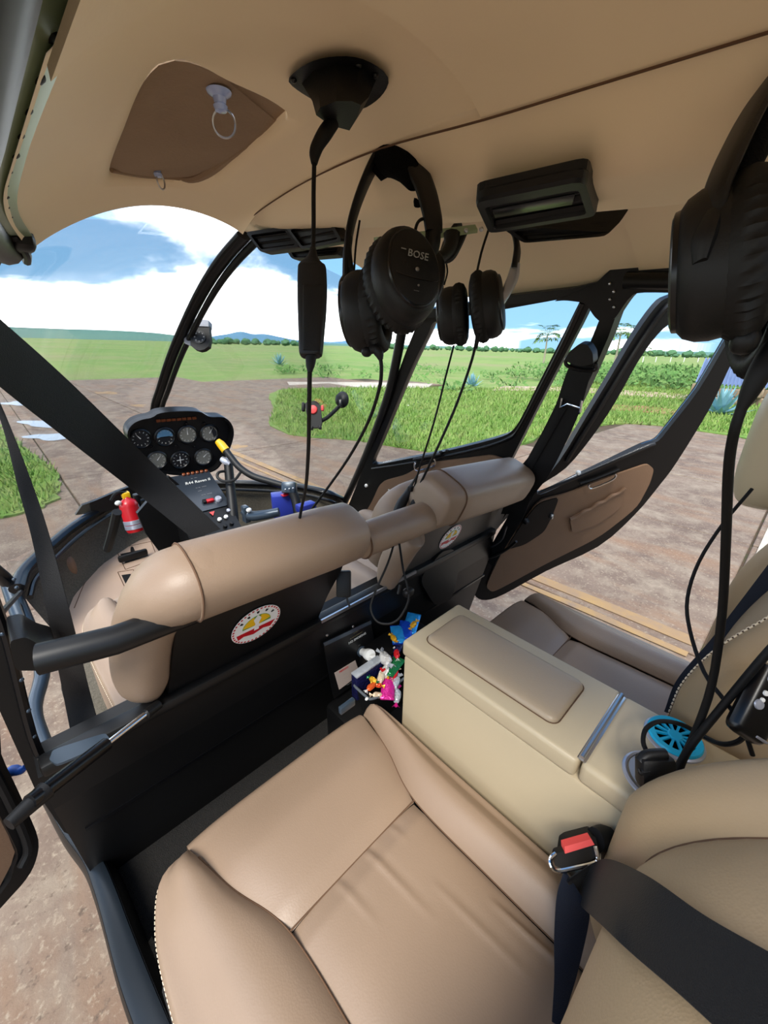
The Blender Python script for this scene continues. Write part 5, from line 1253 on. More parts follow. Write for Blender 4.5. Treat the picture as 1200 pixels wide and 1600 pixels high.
mk('cable', tube(PDL([(763, 360, TB), (752, 395, TB), (742, 440, TB - 0.02), (736, 460, TB - 0.02)]), 0.0022, 8), M['rubber'], hsB)
mk('cable', tube(PDL([(709, 540, TB + 0.02), (696, 590, TB + 0.02), (678, 660, TB + 0.03), (656, 730, TB + 0.11), (645, 770, TB + 0.16)]), 0.0020, 8), M['rubber'], hsB)
mk('cable', tube(PDL([(746, 520, TB), (738, 560, TB), (714, 630, TB + 0.02), (688, 690, TB + 0.04), (662, 745, TB + 0.12), (648, 772, TB + 0.15)]), 0.0026, 8), M['rubber'], hsB)
mk('cable_boot', tube(PDL([(748, 505, TB - 0.005), (747, 525, TB - 0.005), (744, 545, TB)]), [0.005, 0.004, 0.0025], 10), M['rubber'], hsB)
pg = thing('cable_plug', PD(632, 810, TB + 0.17), 'grey headset plugs standing behind the padded sleeve', 'plug')
mk('plug_body', tube(PDL([(616, 815, TB + 0.17), (626, 790, TB + 0.17), (635, 774, TB + 0.17), (645, 758, TB + 0.16), (652, 744, TB + 0.14)]), [0.010, 0.012, 0.009, 0.006, 0.003], 12), M['plastic'], pg)
mk('plug_body', tube(PDL([(640, 810, TB + 0.16), (648, 788, TB + 0.16), (655, 768, TB + 0.15)]), [0.010, 0.010, 0.006], 12), M['rubber'], pg)
mk('collar', box(PD(644, 763, TB + 0.155), (0.02, 0.012, 0.012), bev=0.003), M['rubber'], pg)
lp = mk('cable_loop', tube(PDL([(616, 848, 0.80), (606, 880, 0.78), (586, 925, 0.76), (579, 950, 0.755), (588, 970, 0.75), (605, 975, 0.745), (622, 968, 0.745), (636, 945, 0.75), (638, 925, 0.755), (630, 890, 0.77), (624, 850, 0.80)]), 0.0022, 8), M['rubber'], label='black headset cable loop drooping under the padded sleeve', cat='cable')
cl_ = mk('cable_clamp', J(blob(PD(638, 925, 0.762), (0.012, 0.008, 0.008), 3, 12, 8), tube(PDL([(622, 928, 0.762), (625, 914, 0.762)]), 0.003, 8)), M['plastic'], label='small black clamp on the drooping cable loop', cat='clamp')

# ---- third headset at the right edge, close to the camera
TC = 0.25
hsC = thing('aviation_headset', PD(1190, 130, TC), 'large black headset cut off by the right edge of the picture', 'headset', 'aviation headsets')
cup(hsC, PD(1126, 412, TC + 0.02), (-RIGHT * 0.80 + FWD * 0.62 + UPV * 0.05), (UPV + RIGHT * 0.30).normalized(), 0.037, 0.047)
cup(hsC, PD(1240, 475, TC + 0.03), (RIGHT * 0.93 - FWD * 0.25), (UPV + RIGHT * 0.25).normalized(), 0.034, 0.046)
mk('headband', tube(PDL([(1112, 345, TC), (1118, 305, TC), (1136, 255, TC + 0.004), (1162, 200, TC + 0.012), (1196, 140, TC + 0.022), (1240, 90, TC + 0.03), (1290, 80, TC + 0.05)]), 0.0042, 14, 6, ry=[0.008, 0.010, 0.013, 0.015, 0.017, 0.018, 0.018], up=RIGHT, pw=3), M['plastic'], hsC)
mk('headband_pad', tube(PDL([(1136, 320, TC + 0.008), (1152, 275, TC + 0.010), (1176, 225, TC + 0.016), (1205, 178, TC + 0.024), (1240, 150, TC + 0.035)]), [0.007, 0.010, 0.011, 0.011, 0.011], 14, ry=0.013, up=RIGHT), M['fleece'], hsC)
mk('yoke', tube(PDL([(1114, 330, TC), (1106, 352, TC), (1096, 380, TC), (1092, 412, TC)]), [0.0055, 0.0065, 0.006, 0.003], 12, ry=[0.006, 0.009, 0.010, 0.006], up=RIGHT), M['plastic'], hsC)
mk('band_wire', tube(PDL([(1150, 322, TC), (1168, 316, TC), (1180, 300, TC), (1182, 284, TC), (1174, 280, TC + 0.004)]), 0.0014, 8), M['rubber'], hsC)
mk('mic_joint', blob(PD(1164, 532, TC + 0.02), (0.010, 0.008, 0.009), 2.4, 14, 8), M['plastic'], hsC)
mk('cable_boot', tube(PDL([(1212, 545, TC + 0.02), (1190, 578, TC + 0.02), (1172, 612, TC + 0.025), (1158, 640, TC + 0.03)]), [0.0080, 0.0072, 0.0056, 0.0032], 12), M['rubber'], hsC)
cC = [(1160, 634, TC + 0.03), (1146, 680, TC + 0.04), (1138, 740, TC + 0.07), (1134, 850, TC + 0.12), (1128, 960, TC + 0.17), (1112, 1070, TC + 0.21), (1084, 1150, TC + 0.235), (1056, 1206, TC + 0.25)]
mk('cable', tube(PDL(cC), [0.0034, 0.0034, 0.0036, 0.0038, 0.004, 0.0042, 0.0042, 0.0042], 10), M['rubber'], hsC)
# loose cables near the console
TD = TC + 0.25
mk('loose_cable', tube(PDL([(1240, 975, TD - 0.09), (1185, 1036, TD - 0.07), (1122, 1112, TD - 0.04), (1075, 1172, TD - 0.02), (1052, 1222, TD - 0.02), (1010, 1285, TD - 0.02), (965, 1342, TD - 0.02), (948, 1372, TD - 0.01)]), 0.0042, 10), M['rubber'], label='thick black cable running down from the right edge past the cup holder', cat='cable')
mk('loose_cable', tube(PDL([(1040, 1222, TD - 0.02), (1034, 1270, TD - 0.015), (1030, 1310, TD - 0.01), (1018, 1350, TD - 0.005), (1000, 1385, TD)]), 0.0038, 10), M['rubber'], label='short black cable hanging from the clip over the backrest', cat='cable')
mk('loose_cable', tube(PDL([(1175, 764, TD + 0.08), (1130, 818, TD + 0.08), (1092, 878, TD + 0.08), (1074, 935, TD + 0.07), (1078, 985, TD + 0.05), (1100, 1050, TD + 0.0), (1135, 1098, TD - 0.04), (1160, 1135, TD - 0.06), (1176, 1180, TD - 0.06)]), 0.0024, 8), M['rubber'], label='thin cable bowing left in front of the far backrest', cat='cable')
mk('loose_cable', tube(PDL([(1014, 1180, TD - 0.01), (1005, 1160, TD), (1010, 1138, TD + 0.015), (1032, 1127, TD + 0.02), (1065, 1132, TD + 0.02), (1095, 1148, TD + 0.015), (1125, 1162, TD - 0.02), (1150, 1160, TD - 0.04), (1166, 1148, TD - 0.05)]), 0.0028, 8), M['rubber'], label='black cable curling around the turquoise disc', cat='cable')
clip = thing('cable_clip', PD(1022, 1225, TD - 0.03), 'black plastic clothing clip holding the cables above the backrest', 'clip')
mk('jaw', box(PD(1024, 1205, TD - 0.035), (0.040, 0.020, 0.036), axes=(RIGHT, FWD, -DOWN), bev=0.006), M['plastic'], clip)
mk('jaw', tube(PDL([(1000, 1190, TD - 0.035), (1012, 1180, TD - 0.035), (1040, 1178, TD - 0.035)]), 0.006, 10), M['plastic'], clip)
mk('spring_pin', tube(PDL([(1050, 1214, TD - 0.03), (1066, 1219, TD - 0.03), (1073, 1219, TD - 0.03)]), [0.006, 0.006, 0.009], 12, smooth_path=False), M['plastic'], clip)
mk('jaw_tip', tube(PDL([(1012, 1204, TD - 0.04), (1000, 1206, TD - 0.04), (997, 1200, TD - 0.04)]), [0.006, 0.003, 0.001], 8), M['plastic'], clip)
# headset remote on the far backrest
RM = thing('headset_remote', PD(1170, 1140, 0.44), 'black headset remote with silver buttons lying against the far backrest', 'remote')
ax_r = (PD(1215, 1010, 0.45) - PD(1155, 1130, 0.44)).normalized(); ay_r = (-FWD - ax_r * (-FWD).dot(ax_r)).normalized(); ax2 = ax_r.cross(ay_r)
oR = PD(1190, 1090, 0.44)
mk('shell', box(oR, (0.096, 0.042, 0.020), axes=(ax_r, ax2, ay_r), bev=0.010, seg=3), M['blackgloss'], RM)
for k, (u, w, r, m_) in enumerate(((0.020, 0.010, 0.0045, 'silver'), (0.004, 0.009, 0.0030, 'white'), (-0.010, 0.010, 0.0055, 'silver'), (0.030, 0.010, 0.0028, 'white'), (-0.004, 0.009, 0.0025, 'white'))):
    for sg in (1, -1):
        mk('button', lathe([(r, 0), (r * 0.9, 0.0015), (r * 0.4, 0.002), (0, 0.002)], oR + ax_r * u + ax2 * (w * sg * -1) + ay_r * 0.010, ay_r, 14), M[m_], RM) if sg == 1 else None
mk('end_band', tube([oR + ax_r * 0.034 + ax2 * 0.024 + ay_r * 0.006, oR + ax_r * 0.034 + ay_r * 0.013, oR + ax_r * 0.034 - ax2 * 0.024 + ay_r * 0.006], 0.003, 8), M['chrome'], RM)
mk('edge_light', box(oR - ax_r * 0.040 + ax2 * 0.010 + ay_r * 0.009, (0.003, 0.014, 0.003), axes=(ax_r, ax2, ay_r), bev=0.001), M['silver'], RM)
# ================================================================ instrument panel and cockpit
IPL = plane3((0, 1.66, 1.20), (1, 1.66, 1.20), (0, 1.70, 1.0)); nI = inw(IPL)
pnl = thing('instrument_panel', PP(280, 735, IPL), 'black instrument panel with seven round gauges behind the front seats', 'instrument panel')
ip_px = [(196, 676), (203, 660), (218, 652), (234, 649), (243, 643), (262, 640), (290, 639), (310, 641), (322, 648), (345, 649), (357, 660), (360, 676), (354, 697), (344, 716), (334, 729), (318, 735), (285, 738), (252, 735), (228, 724), (208, 704)]
oi = resample(spline([PP(x, y, IPL) for x, y in ip_px], 3, True), 80)
ci = sum(oi, V((0, 0, 0))) / 80
mk('panel_face', prism([p - nI * 0.03 for p in oi], nI * 0.03), M['plastic'], pnl)
inner_ = [p.lerp(ci, 0.06) for p in oi]
mk('glare_hood', ring([p.lerp(ci, -0.015) for p in oi], [p.lerp(ci, 0.035) for p in oi], nI * 0.028, 80), M['black'], pnl)
M['dial_grey'] = mat('grey_dial', rgb(128, 126, 118), 0.45)
M['dial_dark'] = mat('dark_dial', rgb(30, 32, 36), 0.4)
M['dial_sky'] = mat('horizon_blue', rgb(92, 138, 172), 0.4)
xI = V((1, 0, 0)); yI = nI.cross(xI); yI = yI if yI.z > 0 else -yI
gs = [(219, 685, 'dial_dark', 'needle'), (257, 682, 'dial_dark', 'horizon'), (292.5, 678.5, 'dial_grey', 'needle'), (326.5, 676.5, 'dial_grey', 'split'), (245, 718.5, 'dial_grey', 'needle'), (281, 718, 'dial_dark', 'cross'), (317, 713.5, 'dial_grey', 'needle')]
for k, (px, py, dm, kind_) in enumerate(gs):
    o = PP(px, py, IPL) + nI * 0.001; r = 0.0335
    g = mk('gauge', lathe([(r, 0.0), (r * 0.93, 0.0045), (r * 0.9, 0.003), (0, 0.0028)], o, nI, 32), M['dial_dark' if kind_ in ('horizon',) else dm], pnl)
    mk('bezel', lathe([(r * 1.14, 0.0), (r * 1.13, 0.004), (r * 1.0, 0.0075), (r * 0.92, 0.005), (r * 0.9, 0.001)], o, nI, 32), M['blackgloss'], g)
    def q(a, b, h=0.0036): return o + xI * (a * r) + yI * (b * r) + nI * h
    tick = []
    for j in range(12):
        a = 2 * math.pi * j / 12; ca, sa_ = math.cos(a), math.sin(a)
        tick.append(prism([q(0.82 * ca - 0.03 * sa_, 0.82 * sa_ + 0.03 * ca), q(0.66 * ca - 0.03 * sa_, 0.66 * sa_ + 0.03 * ca), q(0.66 * ca + 0.03 * sa_, 0.66 * sa_ - 0.03 * ca), q(0.82 * ca + 0.03 * sa_, 0.82 * sa_ - 0.03 * ca)], nI * 0.0004))
    mk('scale_ticks', J(*tick), M['print_white'], g, smooth=False)
    if kind_ in ('needle', 'split'):
        an = (2.2, 0, 1.6, 1.0, 0.9, 0, 0.7)[k]
        mk('needle', prism([q(-0.06 * math.sin(an), 0.06 * math.cos(an), 0.0042), q(0.75 * math.cos(an), 0.75 * math.sin(an), 0.0042), q(0.06 * math.sin(an), -0.06 * math.cos(an), 0.0042)], nI * 0.0005), M['white'], g, smooth=False)
    if kind_ == 'split': mk('glass_band', prism([q(0.05, 0.84), q(0.55, 0.65), q(0.85, 0.1), q(0.80, -0.35), q(0.5, -0.55)], nI * 0.0006), M['dial_dark'], g, smooth=False)
    if kind_ == 'horizon':
        mk('sky_half', prism([q(0.84 * math.cos(a), 0.84 * math.sin(a)) for a in [math.pi * j / 12 for j in range(13)]], nI * 0.0004), M['dial_sky'], g, smooth=False)
        mk('aircraft_bar', prism([q(-0.5, -0.06, 0.0045), q(0.5, -0.06, 0.0045), q(0.5, 0.05, 0.0045), q(-0.5, 0.05, 0.0045)], nI * 0.0005), M['rubber'], g, smooth=False)
    if kind_ == 'cross':
        mk('aircraft_mark', J(prism([q(-0.4, -0.04, 0.0042), q(0.4, -0.04, 0.0042), q(0.4, 0.04, 0.0042), q(-0.4, 0.04, 0.0042)], nI * 0.0005), prism([q(-0.04, -0.45, 0.0042), q(0.04, -0.45, 0.0042), q(0.04, 0.45, 0.0042), q(-0.04, 0.45, 0.0042)], nI * 0.0005)), M['white'], g, smooth=False)
M['amber'] = mat('unlit_amber_lamp', rgb(120, 58, 24), 0.35)
for k in range(8):
    mk('warning_lamp', box(PP(247 + 8.0 * k, 657 - 0.6 * k, IPL) + nI * 0.003, (0.015, 0.010, 0.006), axes=(xI, yI, nI), bev=0.001), M['amber'], pnl)
for px, py in ((274, 696), (304, 697), (236, 697), (290, 661), (318, 661)): mk('knob', lathe([(0.006, 0), (0.006, 0.006), (0.004, 0.009), (0, 0.009)], PP(px, py, IPL) + nI * 0.001, nI, 12), M['blackgloss'], pnl)
# pedestal: sloping radio face below the panel
PDP = plane3(PX(285, 742, -0.03), PX(330, 736, 0.08), PX(345, 792, 0.03)); nP = inw(PDP)
ped = thing('centre_pedestal', PX(330, 800, 0.02), 'black sloping pedestal with switches and radio labels under the panel', 'pedestal')
f_px = [(262, 746), (326, 735), (360, 788), (300, 803)]
mk('radio_face', prism(loop(f_px, PDP, 0.0), -nP * 0.02), mat('dark_blue_face', rgb(40, 46, 54), 0.25, spec=0.6), ped, smooth=False)
mk('switch_face', prism(loop([(299, 804), (360, 789), (382, 830), (330, 850)], PDP, -0.004), -nP * 0.02), M['black'], ped, smooth=False)
base_l = [V((-0.10, 1.78, FZ)), V((0.13, 1.74, FZ)), V((0.13, 1.25, FZ)), V((-0.10, 1.25, FZ))]
top_l = [PP(262, 746, PDP) - nP * 0.022 + V((-0.01, 0.03, 0)), PP(326, 735, PDP) - nP * 0.022 + V((0.01, 0.03, 0)), PP(366, 800, PDP) - nP * 0.022, PP(312, 815, PDP) - nP * 0.022]
mk('body', loft([base_l, top_l]), M['black'], ped, smooth=False)
mk('left_cheek', prism([PY(x, y, 1.62) for x, y in ((212, 800), (262, 742), (330, 800), (352, 850), (262, 880), (226, 832))], (0, -0.02, 0)), M['black'], ped, smooth=False)
xp = (PP(360, 788, PDP) - PP(300, 803, PDP)).normalized(); yp = (PP(262, 746, PDP) - PP(300, 803, PDP)); yp = (yp - xp * yp.dot(xp)).normalized()
mk('lettering', text('R44 Raven II', 0.019, PP(309, 752.5, PDP) + nP * 0.001, xp, yp, 0.0004, shear=0.2), M['print_white'], ped, smooth=False)
for s_, px, py, sz in (('--  ---', 303, 747, 0.011), ('-- --  -----', 314, 761, 0.011), ('----', 312, 767, 0.011), ('-----  ------', 323, 772, 0.010)):
    mk('lettering', text(s_, sz, PP(px, py, PDP) + nP * 0.001, xp, yp, 0.0003), M['print_grey'], ped, smooth=False)
for k in range(6):
    mk('amber_switch', lathe([(0.0065, 0), (0.0065, 0.005), (0.004, 0.007), (0, 0.007)], PP(287 + 7 * k, 742.5 - 1.2 * k, PDP) + nP * 0.001, nP, 10), M['amber'], ped)
mk('red_guard', box(PP(328, 784, PDP) + nP * 0.006, (0.028, 0.013, 0.012), axes=(xp, yp, nP), bev=0.002), M['red'], ped)
mk('key_switch', box(PP(320, 785, PDP) + nP * 0.006, (0.016, 0.016, 0.010), axes=(xp, yp, nP), bev=0.002), M['rubber'], ped)
mk('rotary_knob', lathe([(0.014, 0), (0.013, 0.008), (0.010, 0.012), (0, 0.012)], PP(341, 781, PDP) + nP * 0.001, nP, 18), M['silver'], ped)
mk('triangle_mark', prism([PP(x, y, PDP) + nP * 0.001 for x, y in ((327, 801), (335, 799), (333, 806))], nP * 0.001), M['redbutton'], ped, smooth=False)
for px, py, m_ in ((357, 798, 'silver'), (353, 808, 'white'), (343, 812, 'white'), (352, 822, 'plastic'), (362, 818, 'plastic')): mk('knob', lathe([(0.008, 0), (0.007, 0.006), (0, 0.007)], PP(px, py, PDP), nP, 12), M[m_], ped)

# cyclic stick with its teeter bar
cy_ = thing('cyclic_stick', PX(366, 830, 0.10), 'black cyclic stick with a crossbar and yellow tip in front of the panel', 'control stick')
def CY(px, py): return PX(px, py, 0.10) 
TY = depth(CY(358, 740))
mk('post', tube(PDL([(368, 850, TY - 0.04), (364, 800, TY - 0.02), (360, 760, TY), (357, 726, TY + 0.01)]), [0.020, 0.019, 0.018, 0.017], 14), M['plastic'], cy_)
mk('pivot', tube(PDL([(346, 717, TY), (353, 721, TY), (360, 725, TY)]), [0.011, 0.014, 0.010], 12), M['silver'], cy_)
mk('crossbar', tube(PDL([(352, 703, TY - 0.01), (362, 716, TY - 0.015), (375, 731, TY - 0.02), (395, 744, TY - 0.02), (420, 752, TY - 0.02), (444, 759, TY - 0.02)]), [0.014, 0.013, 0.013, 0.013, 0.0125, 0.0125], 12), M['plastic'], cy_)
mk('tip', tube(PDL([(340, 689, TY - 0.01), (345, 694, TY - 0.01), (353, 704, TY - 0.01)]), [0.012, 0.016, 0.0165], 14, smooth_path=False), M['yellow'], cy_)
mk('loop_handle', tube(PDL([(354, 736, TY), (342, 738, TY - 0.02), (340, 746, TY - 0.03), (350, 752, TY - 0.035), (366, 750, TY - 0.035), (376, 738, TY - 0.025)]), 0.0055, 8), M['plastic'], cy_)
mk('clamp', box(PD(452, 762, TY - 0.02), (0.055, 0.04, 0.045), axes=(RIGHT, FWD, DOWN), bev=0.008), M['greyblue'], cy_)
mk('drop_arm', tube(PDL([(456, 766, TY - 0.02), (462, 782, TY - 0.02), (466, 806, TY - 0.03)]), [0.018, 0.018, 0.016], 10), M['plastic'], cy_)
for k in range(3): mk('bolt', blob(PD(446 + 6 * k, 765 - k, TY - 0.05), (0.004, 0.004, 0.004), 2, 8, 6), M['steel'], cy_)
# grey arm with a bolt right of the pedestal
ar = thing('lever_arm', PX(405, 806, 0.28), 'short grey lever arm beside the cyclic post', 'lever')
mk('arm', tube(PDL([(380, 797, 1.42), (392, 806, 1.42), (415, 804, 1.40), (436, 800, 1.40)]), [0.014, 0.018, 0.017, 0.016], 10), M['greyblue'], ar)
mk('bracket', box(PD(384, 803, 1.42), (0.02, 0.03, 0.06), bev=0.004), M['greyblue'], ar)
mk('bolt', blob(PD(389, 797, 1.40), (0.010, 0.008, 0.008), 2, 10, 6), M['white'], ar)
# blue box on the right of the cockpit
bb = mk('blue_carton', box(PD(443, 788, 1.62), (0.088, 0.06, 0.093), axes=(V((0.9, -0.4, 0)).normalized(), V((0.4, 0.9, 0)).normalized(), UPV), bev=0.004), M['blue'], label='small blue carton lying on the cockpit floor beyond the cyclic', cat='box')
mk('red_mark', box(PD(446, 773, 1.57), (0.03, 0.02, 0.004)), M['red'], bb)
mk('blue_carton', box(PD(478, 792, 1.5), (0.07, 0.04, 0.03), bev=0.006), M['blue'], label='flat blue packet right of the blue carton', cat='packet')
# fire extinguisher
fx = thing('fire_extinguisher', PX(214, 830, -0.21), 'small red fire extinguisher clamped beside the pilot footwell', 'fire extinguisher')
fb, ft = PX(213, 830, -0.21), PX(198, 779, -0.21)
axf = (ft - fb).normalized(); Lf = (ft - fb).length
mk('cylinder', lathe([(0.0, 0), (0.030, 0.001), (0.033, 0.008), (0.033, Lf * 0.82), (0.028, Lf * 0.93), (0.014, Lf * 1.0), (0.012, Lf * 1.05)], fb, axf, 24), M['red'], fx)
mk('label_plate', lathe([(0.0337, Lf * 0.34), (0.0337, Lf * 0.80)], fb, axf, 24, 1, 1), M['red'], fx)
lx, ly, lz = basis(axf)
lab = [[fb + axf * h + (lx * math.cos(a) + ly * math.sin(a)) * 0.0341 for a in [math.radians(150 + 10 * k) for k in range(10)]] for h in (Lf * 0.36, Lf * 0.78)]
mk('white_label', (lab[0] + lab[1], [(k, k + 1, 10 + k + 1, 10 + k) for k in range(9)]), M['white'], fx)
for h in (0.10, 0.24): mk('clamp_band', lathe([(0.0335, Lf * h), (0.0355, Lf * h + 0.001), (0.0355, Lf * h + 0.016), (0.0335, Lf * h + 0.017)], fb, axf, 24), M['silver'], fx)
mk('valve', box(ft + axf * 0.014, (0.028, 0.026, 0.026), bev=0.004), M['yellow'], fx)
mk('handle', tube([ft + axf * 0.02 + V((0.01, 0, 0)), ft + axf * 0.026 + V((-0.03, -0.01, 0.005)), ft + axf * 0.015 + V((-0.055, -0.01, -0.006))], [0.007, 0.008, 0.005], 8), M['rubber'], fx)
mk('gauge', blob(ft + V((-0.035, -0.02, -0.004)), (0.012, 0.008, 0.010), 2, 10, 8), M['white'], fx)
mk('bracket', box(fb + axf * Lf * 0.5 + V((0.035, 0.02, 0)), (0.02, 0.03, 0.15), bev=0.004), M['black'], fx)
# instrument hanging on the windshield bow
tg_t = depth(PX(305, 520, 0.03))
ig = thing('outside_air_gauge', PD(306, 545, tg_t), 'small silver and black dial hanging on the windshield bow', 'gauge')
bp_ = PD(307, 521, tg_t)
xg, yg, ng = RIGHT, -DOWN, -FWD
def gq(px, py, h=0.0): return PD(px, py, tg_t) + ng * h
mk('face_plate', prism([gq(x, y) for x, y in ((297, 500), (326, 501), (328, 530), (326, 541), (319, 546), (312, 547.5), (304, 545), (298, 540))], -ng * 0.018), M['plastic'], ig)
mk('dial', lathe([(0.0195, 0), (0.0205, 0.003), (0.018, 0.003), (0, 0.002)], gq(312, 527), ng, 24), M['dial_dark'], ig)
for j in range(8):
    a = 2 * math.pi * j / 8; mk('dial_mark', box(gq(312, 527, 0.0035) + xg * (0.0145 * math.cos(a)) + yg * (0.0145 * math.sin(a)), (0.0035, 0.0035, 0.0008), axes=(xg, yg, ng)), M['print_grey'], ig)
mk('sun_hood', prism([gq(x, y, 0.004) for x, y in ((303, 499), (326.5, 501), (326.5, 511), (304, 510))], -ng * 0.028), M['greycard'], ig, smooth=False)
mk('side_card', prism([PD(x, y, tg_t + 0.015) for x, y in ((285, 506), (296, 510), (297, 540), (288, 536))], FWD * 0.005), M['greycard'], ig, smooth=False)
mk('bracket', tube(PDL([(291, 496, tg_t + 0.02), (294, 500, tg_t + 0.015), (300, 500, tg_t + 0.01)]), 0.004, 8), M['silver'], ig)
# phone holder stuck on the right pane
ph = thing('phone_holder', PD(490, 668, 1.62), 'black and red phone holder on a gooseneck in the right windshield', 'phone holder')
TPH = 1.62
mk('cradle', prism(rounded([PD(x, y, TPH) for x, y in ((475, 629), (494, 626), (500, 632), (503, 660), (500, 668), (484, 668))], 0.2, 2), FWD * 0.02), M['plastic'], ph)
mk('red_disc', lathe([(0.018, 0), (0.016, 0.006), (0.008, 0.008), (0, 0.008)], PD(489, 640, TPH - 0.002), -FWD, 20), M['redbutton'], ph)
mk('grip', box(PD(504, 638, TPH), (0.011, 0.02, 0.022), axes=(RIGHT, FWD, DOWN), bev=0.004), M['redbutton'], ph)
mk('grip', box(PD(474, 636, TPH), (0.012, 0.02, 0.035), axes=(RIGHT, FWD, DOWN), bev=0.004), M['plastic'], ph)
mk('foot', box(PD(487, 669, TPH), (0.012, 0.02, 0.014), axes=(RIGHT, FWD, DOWN), bev=0.003), M['plastic'], ph)
mk('foot', box(PD(500, 668, TPH), (0.012, 0.02, 0.014), axes=(RIGHT, FWD, DOWN), bev=0.003), M['plastic'], ph)
mk('gooseneck', tube(PDL([(502, 658, TPH + 0.02), (512, 652, TPH + 0.03), (522, 643, TPH + 0.04), (529, 636, TPH + 0.05)]), 0.008, 10), M['rubber'], ph)
mk('suction_cup', lathe([(0.030, 0), (0.034, -0.006), (0.026, -0.02), (0.012, -0.026), (0, -0.026)], PD(536, 625, TPH + 0.06), (RIGHT * 0.5 + FWD * 0.8 - DOWN * 0.1).normalized(), 20), M['plastic'], ph)
mk('lever', box(PD(532, 630, TPH + 0.035), (0.014, 0.01, 0.03), axes=(RIGHT, FWD, DOWN), bev=0.003), M['blackgloss'], ph)

# ================================================================ seat belts
def strap(name, label, A, B, m='webbing', sub=8, t=0.0014):
    return mk(name, ribbon([PD(*p) if isinstance(p, tuple) else p for p in A], [PD(*p) if isinstance(p, tuple) else p for p in B], t, sub), M[m], label=label, cat='seat belt', group='black seat belts', ang=50)
d0 = depth(PY(0, 550, 0.66)); d1_ = depth(PY(310, 830, 0.72))
strap('seat_belt', 'wide black shoulder belt crossing from the upper left to the pilot headrest', [(-60, 446, d0 - 0.06), (0, 499, d0), (110, 598, (d0 + d1_) / 2 - 0.03), (230, 715, d1_ - 0.03), (345, 827, d1_)], [(-60, 545, d0 - 0.06), (0, 604, d0), (110, 690, (d0 + d1_) / 2 - 0.03), (210, 768, d1_ - 0.03), (302, 842, d1_)])
d2_ = depth(PY(60, 900, 0.66)); d3_ = depth(PY(135, 1160, 0.665))
strap('seat_belt', 'black belt hanging straight down beside the left door post', [(-30, 590, d2_ - 0.05), (2, 660, d2_ - 0.03), (28, 760, d2_ - 0.01), (52, 850, d2_), (80, 990, d2_ + 0.01), (98, 1080, d3_), (116, 1172, d3_)], [(-20, 588, d2_ - 0.05), (10, 652, d2_ - 0.03), (48, 750, d2_ - 0.01), (78, 840, d2_), (118, 990, d2_ + 0.01), (140, 1080, d3_), (162, 1160, d3_)])
# right side shoulder belt with cover, guide ring and adjuster
RB = (V((0.60, 0, 0.90)), V((1, 0, 0.2667)).normalized())
def RBp(x, y, o=0.0): return PP(x, y, RB) + inw(RB) * o
sb2 = thing('seat_belt', RBp(800, 780), 'black belt with chrome adjuster hanging on the right door post', 'seat belt', 'black seat belts')
mk('upper_web', ribbon([RBp(*p, 0.01) for p in ((900, 552), (885, 590), (876, 618), (868, 640))], [RBp(*p, 0.01) for p in ((932, 562), (921, 600), (914, 625), (908, 645))], 0.0014), M['webbing'], sb2)
mk('lower_web', ribbon([RBp(*p, 0.012) for p in ((876, 622), (852, 670), (822, 724), (796, 775), (786, 800))], [RBp(*p, 0.012) for p in ((914, 630), (892, 680), (862, 738), (838, 770), (822, 800))], 0.0014), M['webbing'], sb2)
mk('folded_web', ribbon([RBp(*p, 0.016) for p in ((878, 630), (845, 690), (812, 748))], [RBp(*p, 0.016) for p in ((890, 634), (856, 694), (822, 752))], 0.0014), M['webbing'], sb2)
mk('guide_cover', prism(rounded([RBp(*p, 0.008) for p in ((893, 558), (898, 545), (915, 531), (928, 532), (936, 545), (937, 562), (915, 566))], 0.25, 3), inw(RB) * 0.022), M['plastic'], sb2)
mk('guide_ring', tube([RBp(*p, 0.02) for p in ((896, 551), (891, 558), (892, 566), (905, 572), (925, 574), (937, 573), (938, 564))], 0.004, 8), M['blackgloss'], sb2)
mk('adjuster', tube([RBp(*p, 0.016) for p in ((884, 618), (881, 632), (892, 627), (912, 633), (914, 622), (911, 640))], 0.003, 8, smooth_path=False), M['chrome'], sb2)
strap('seat_belt', 'folded dark belt beside the right front headrest', [RBp(*p, 0.02) for p in ((812, 770), (800, 800), (778, 838), (762, 868))], [RBp(*p, 0.02) for p in ((836, 770), (822, 805), (796, 848), (776, 880))])
rl_ = thing('belt_reel', RBp(770, 878), 'dark belt stalk and metal brackets low on the right door post', 'belt reel')
mk('stalk', tube([RBp(*p, 0.03) for p in ((715, 868), (745, 862), (775, 862), (800, 850), (815, 838))], [0.010, 0.009, 0.007, 0.005, 0.004], 10), M['plastic'], rl_)
mk('loop', tube([RBp(*p, 0.03) for p in ((745, 848), (762, 852), (790, 838), (800, 815))], 0.003, 8), M['steel'], rl_)
mk('foot', tube([RBp(*p, 0.03) for p in ((700, 872), (725, 866), (750, 868), (772, 866))], [0.006, 0.010, 0.008, 0.004], 8), M['blackgloss'], rl_)
# rear right belt: dark blue band beside the far backrest
strap('seat_belt', 'navy black belt running up beside the far rear backrest', [(1038, 1112, 0.72), (1058, 1062, 0.72), (1110, 1000, 0.70), (1160, 935, 0.68), (1215, 862, 0.66)], [(1052, 1118, 0.70), (1078, 1075, 0.70), (1130, 1030, 0.68), (1180, 985, 0.66), (1230, 945, 0.64)], 'webbing_navy')
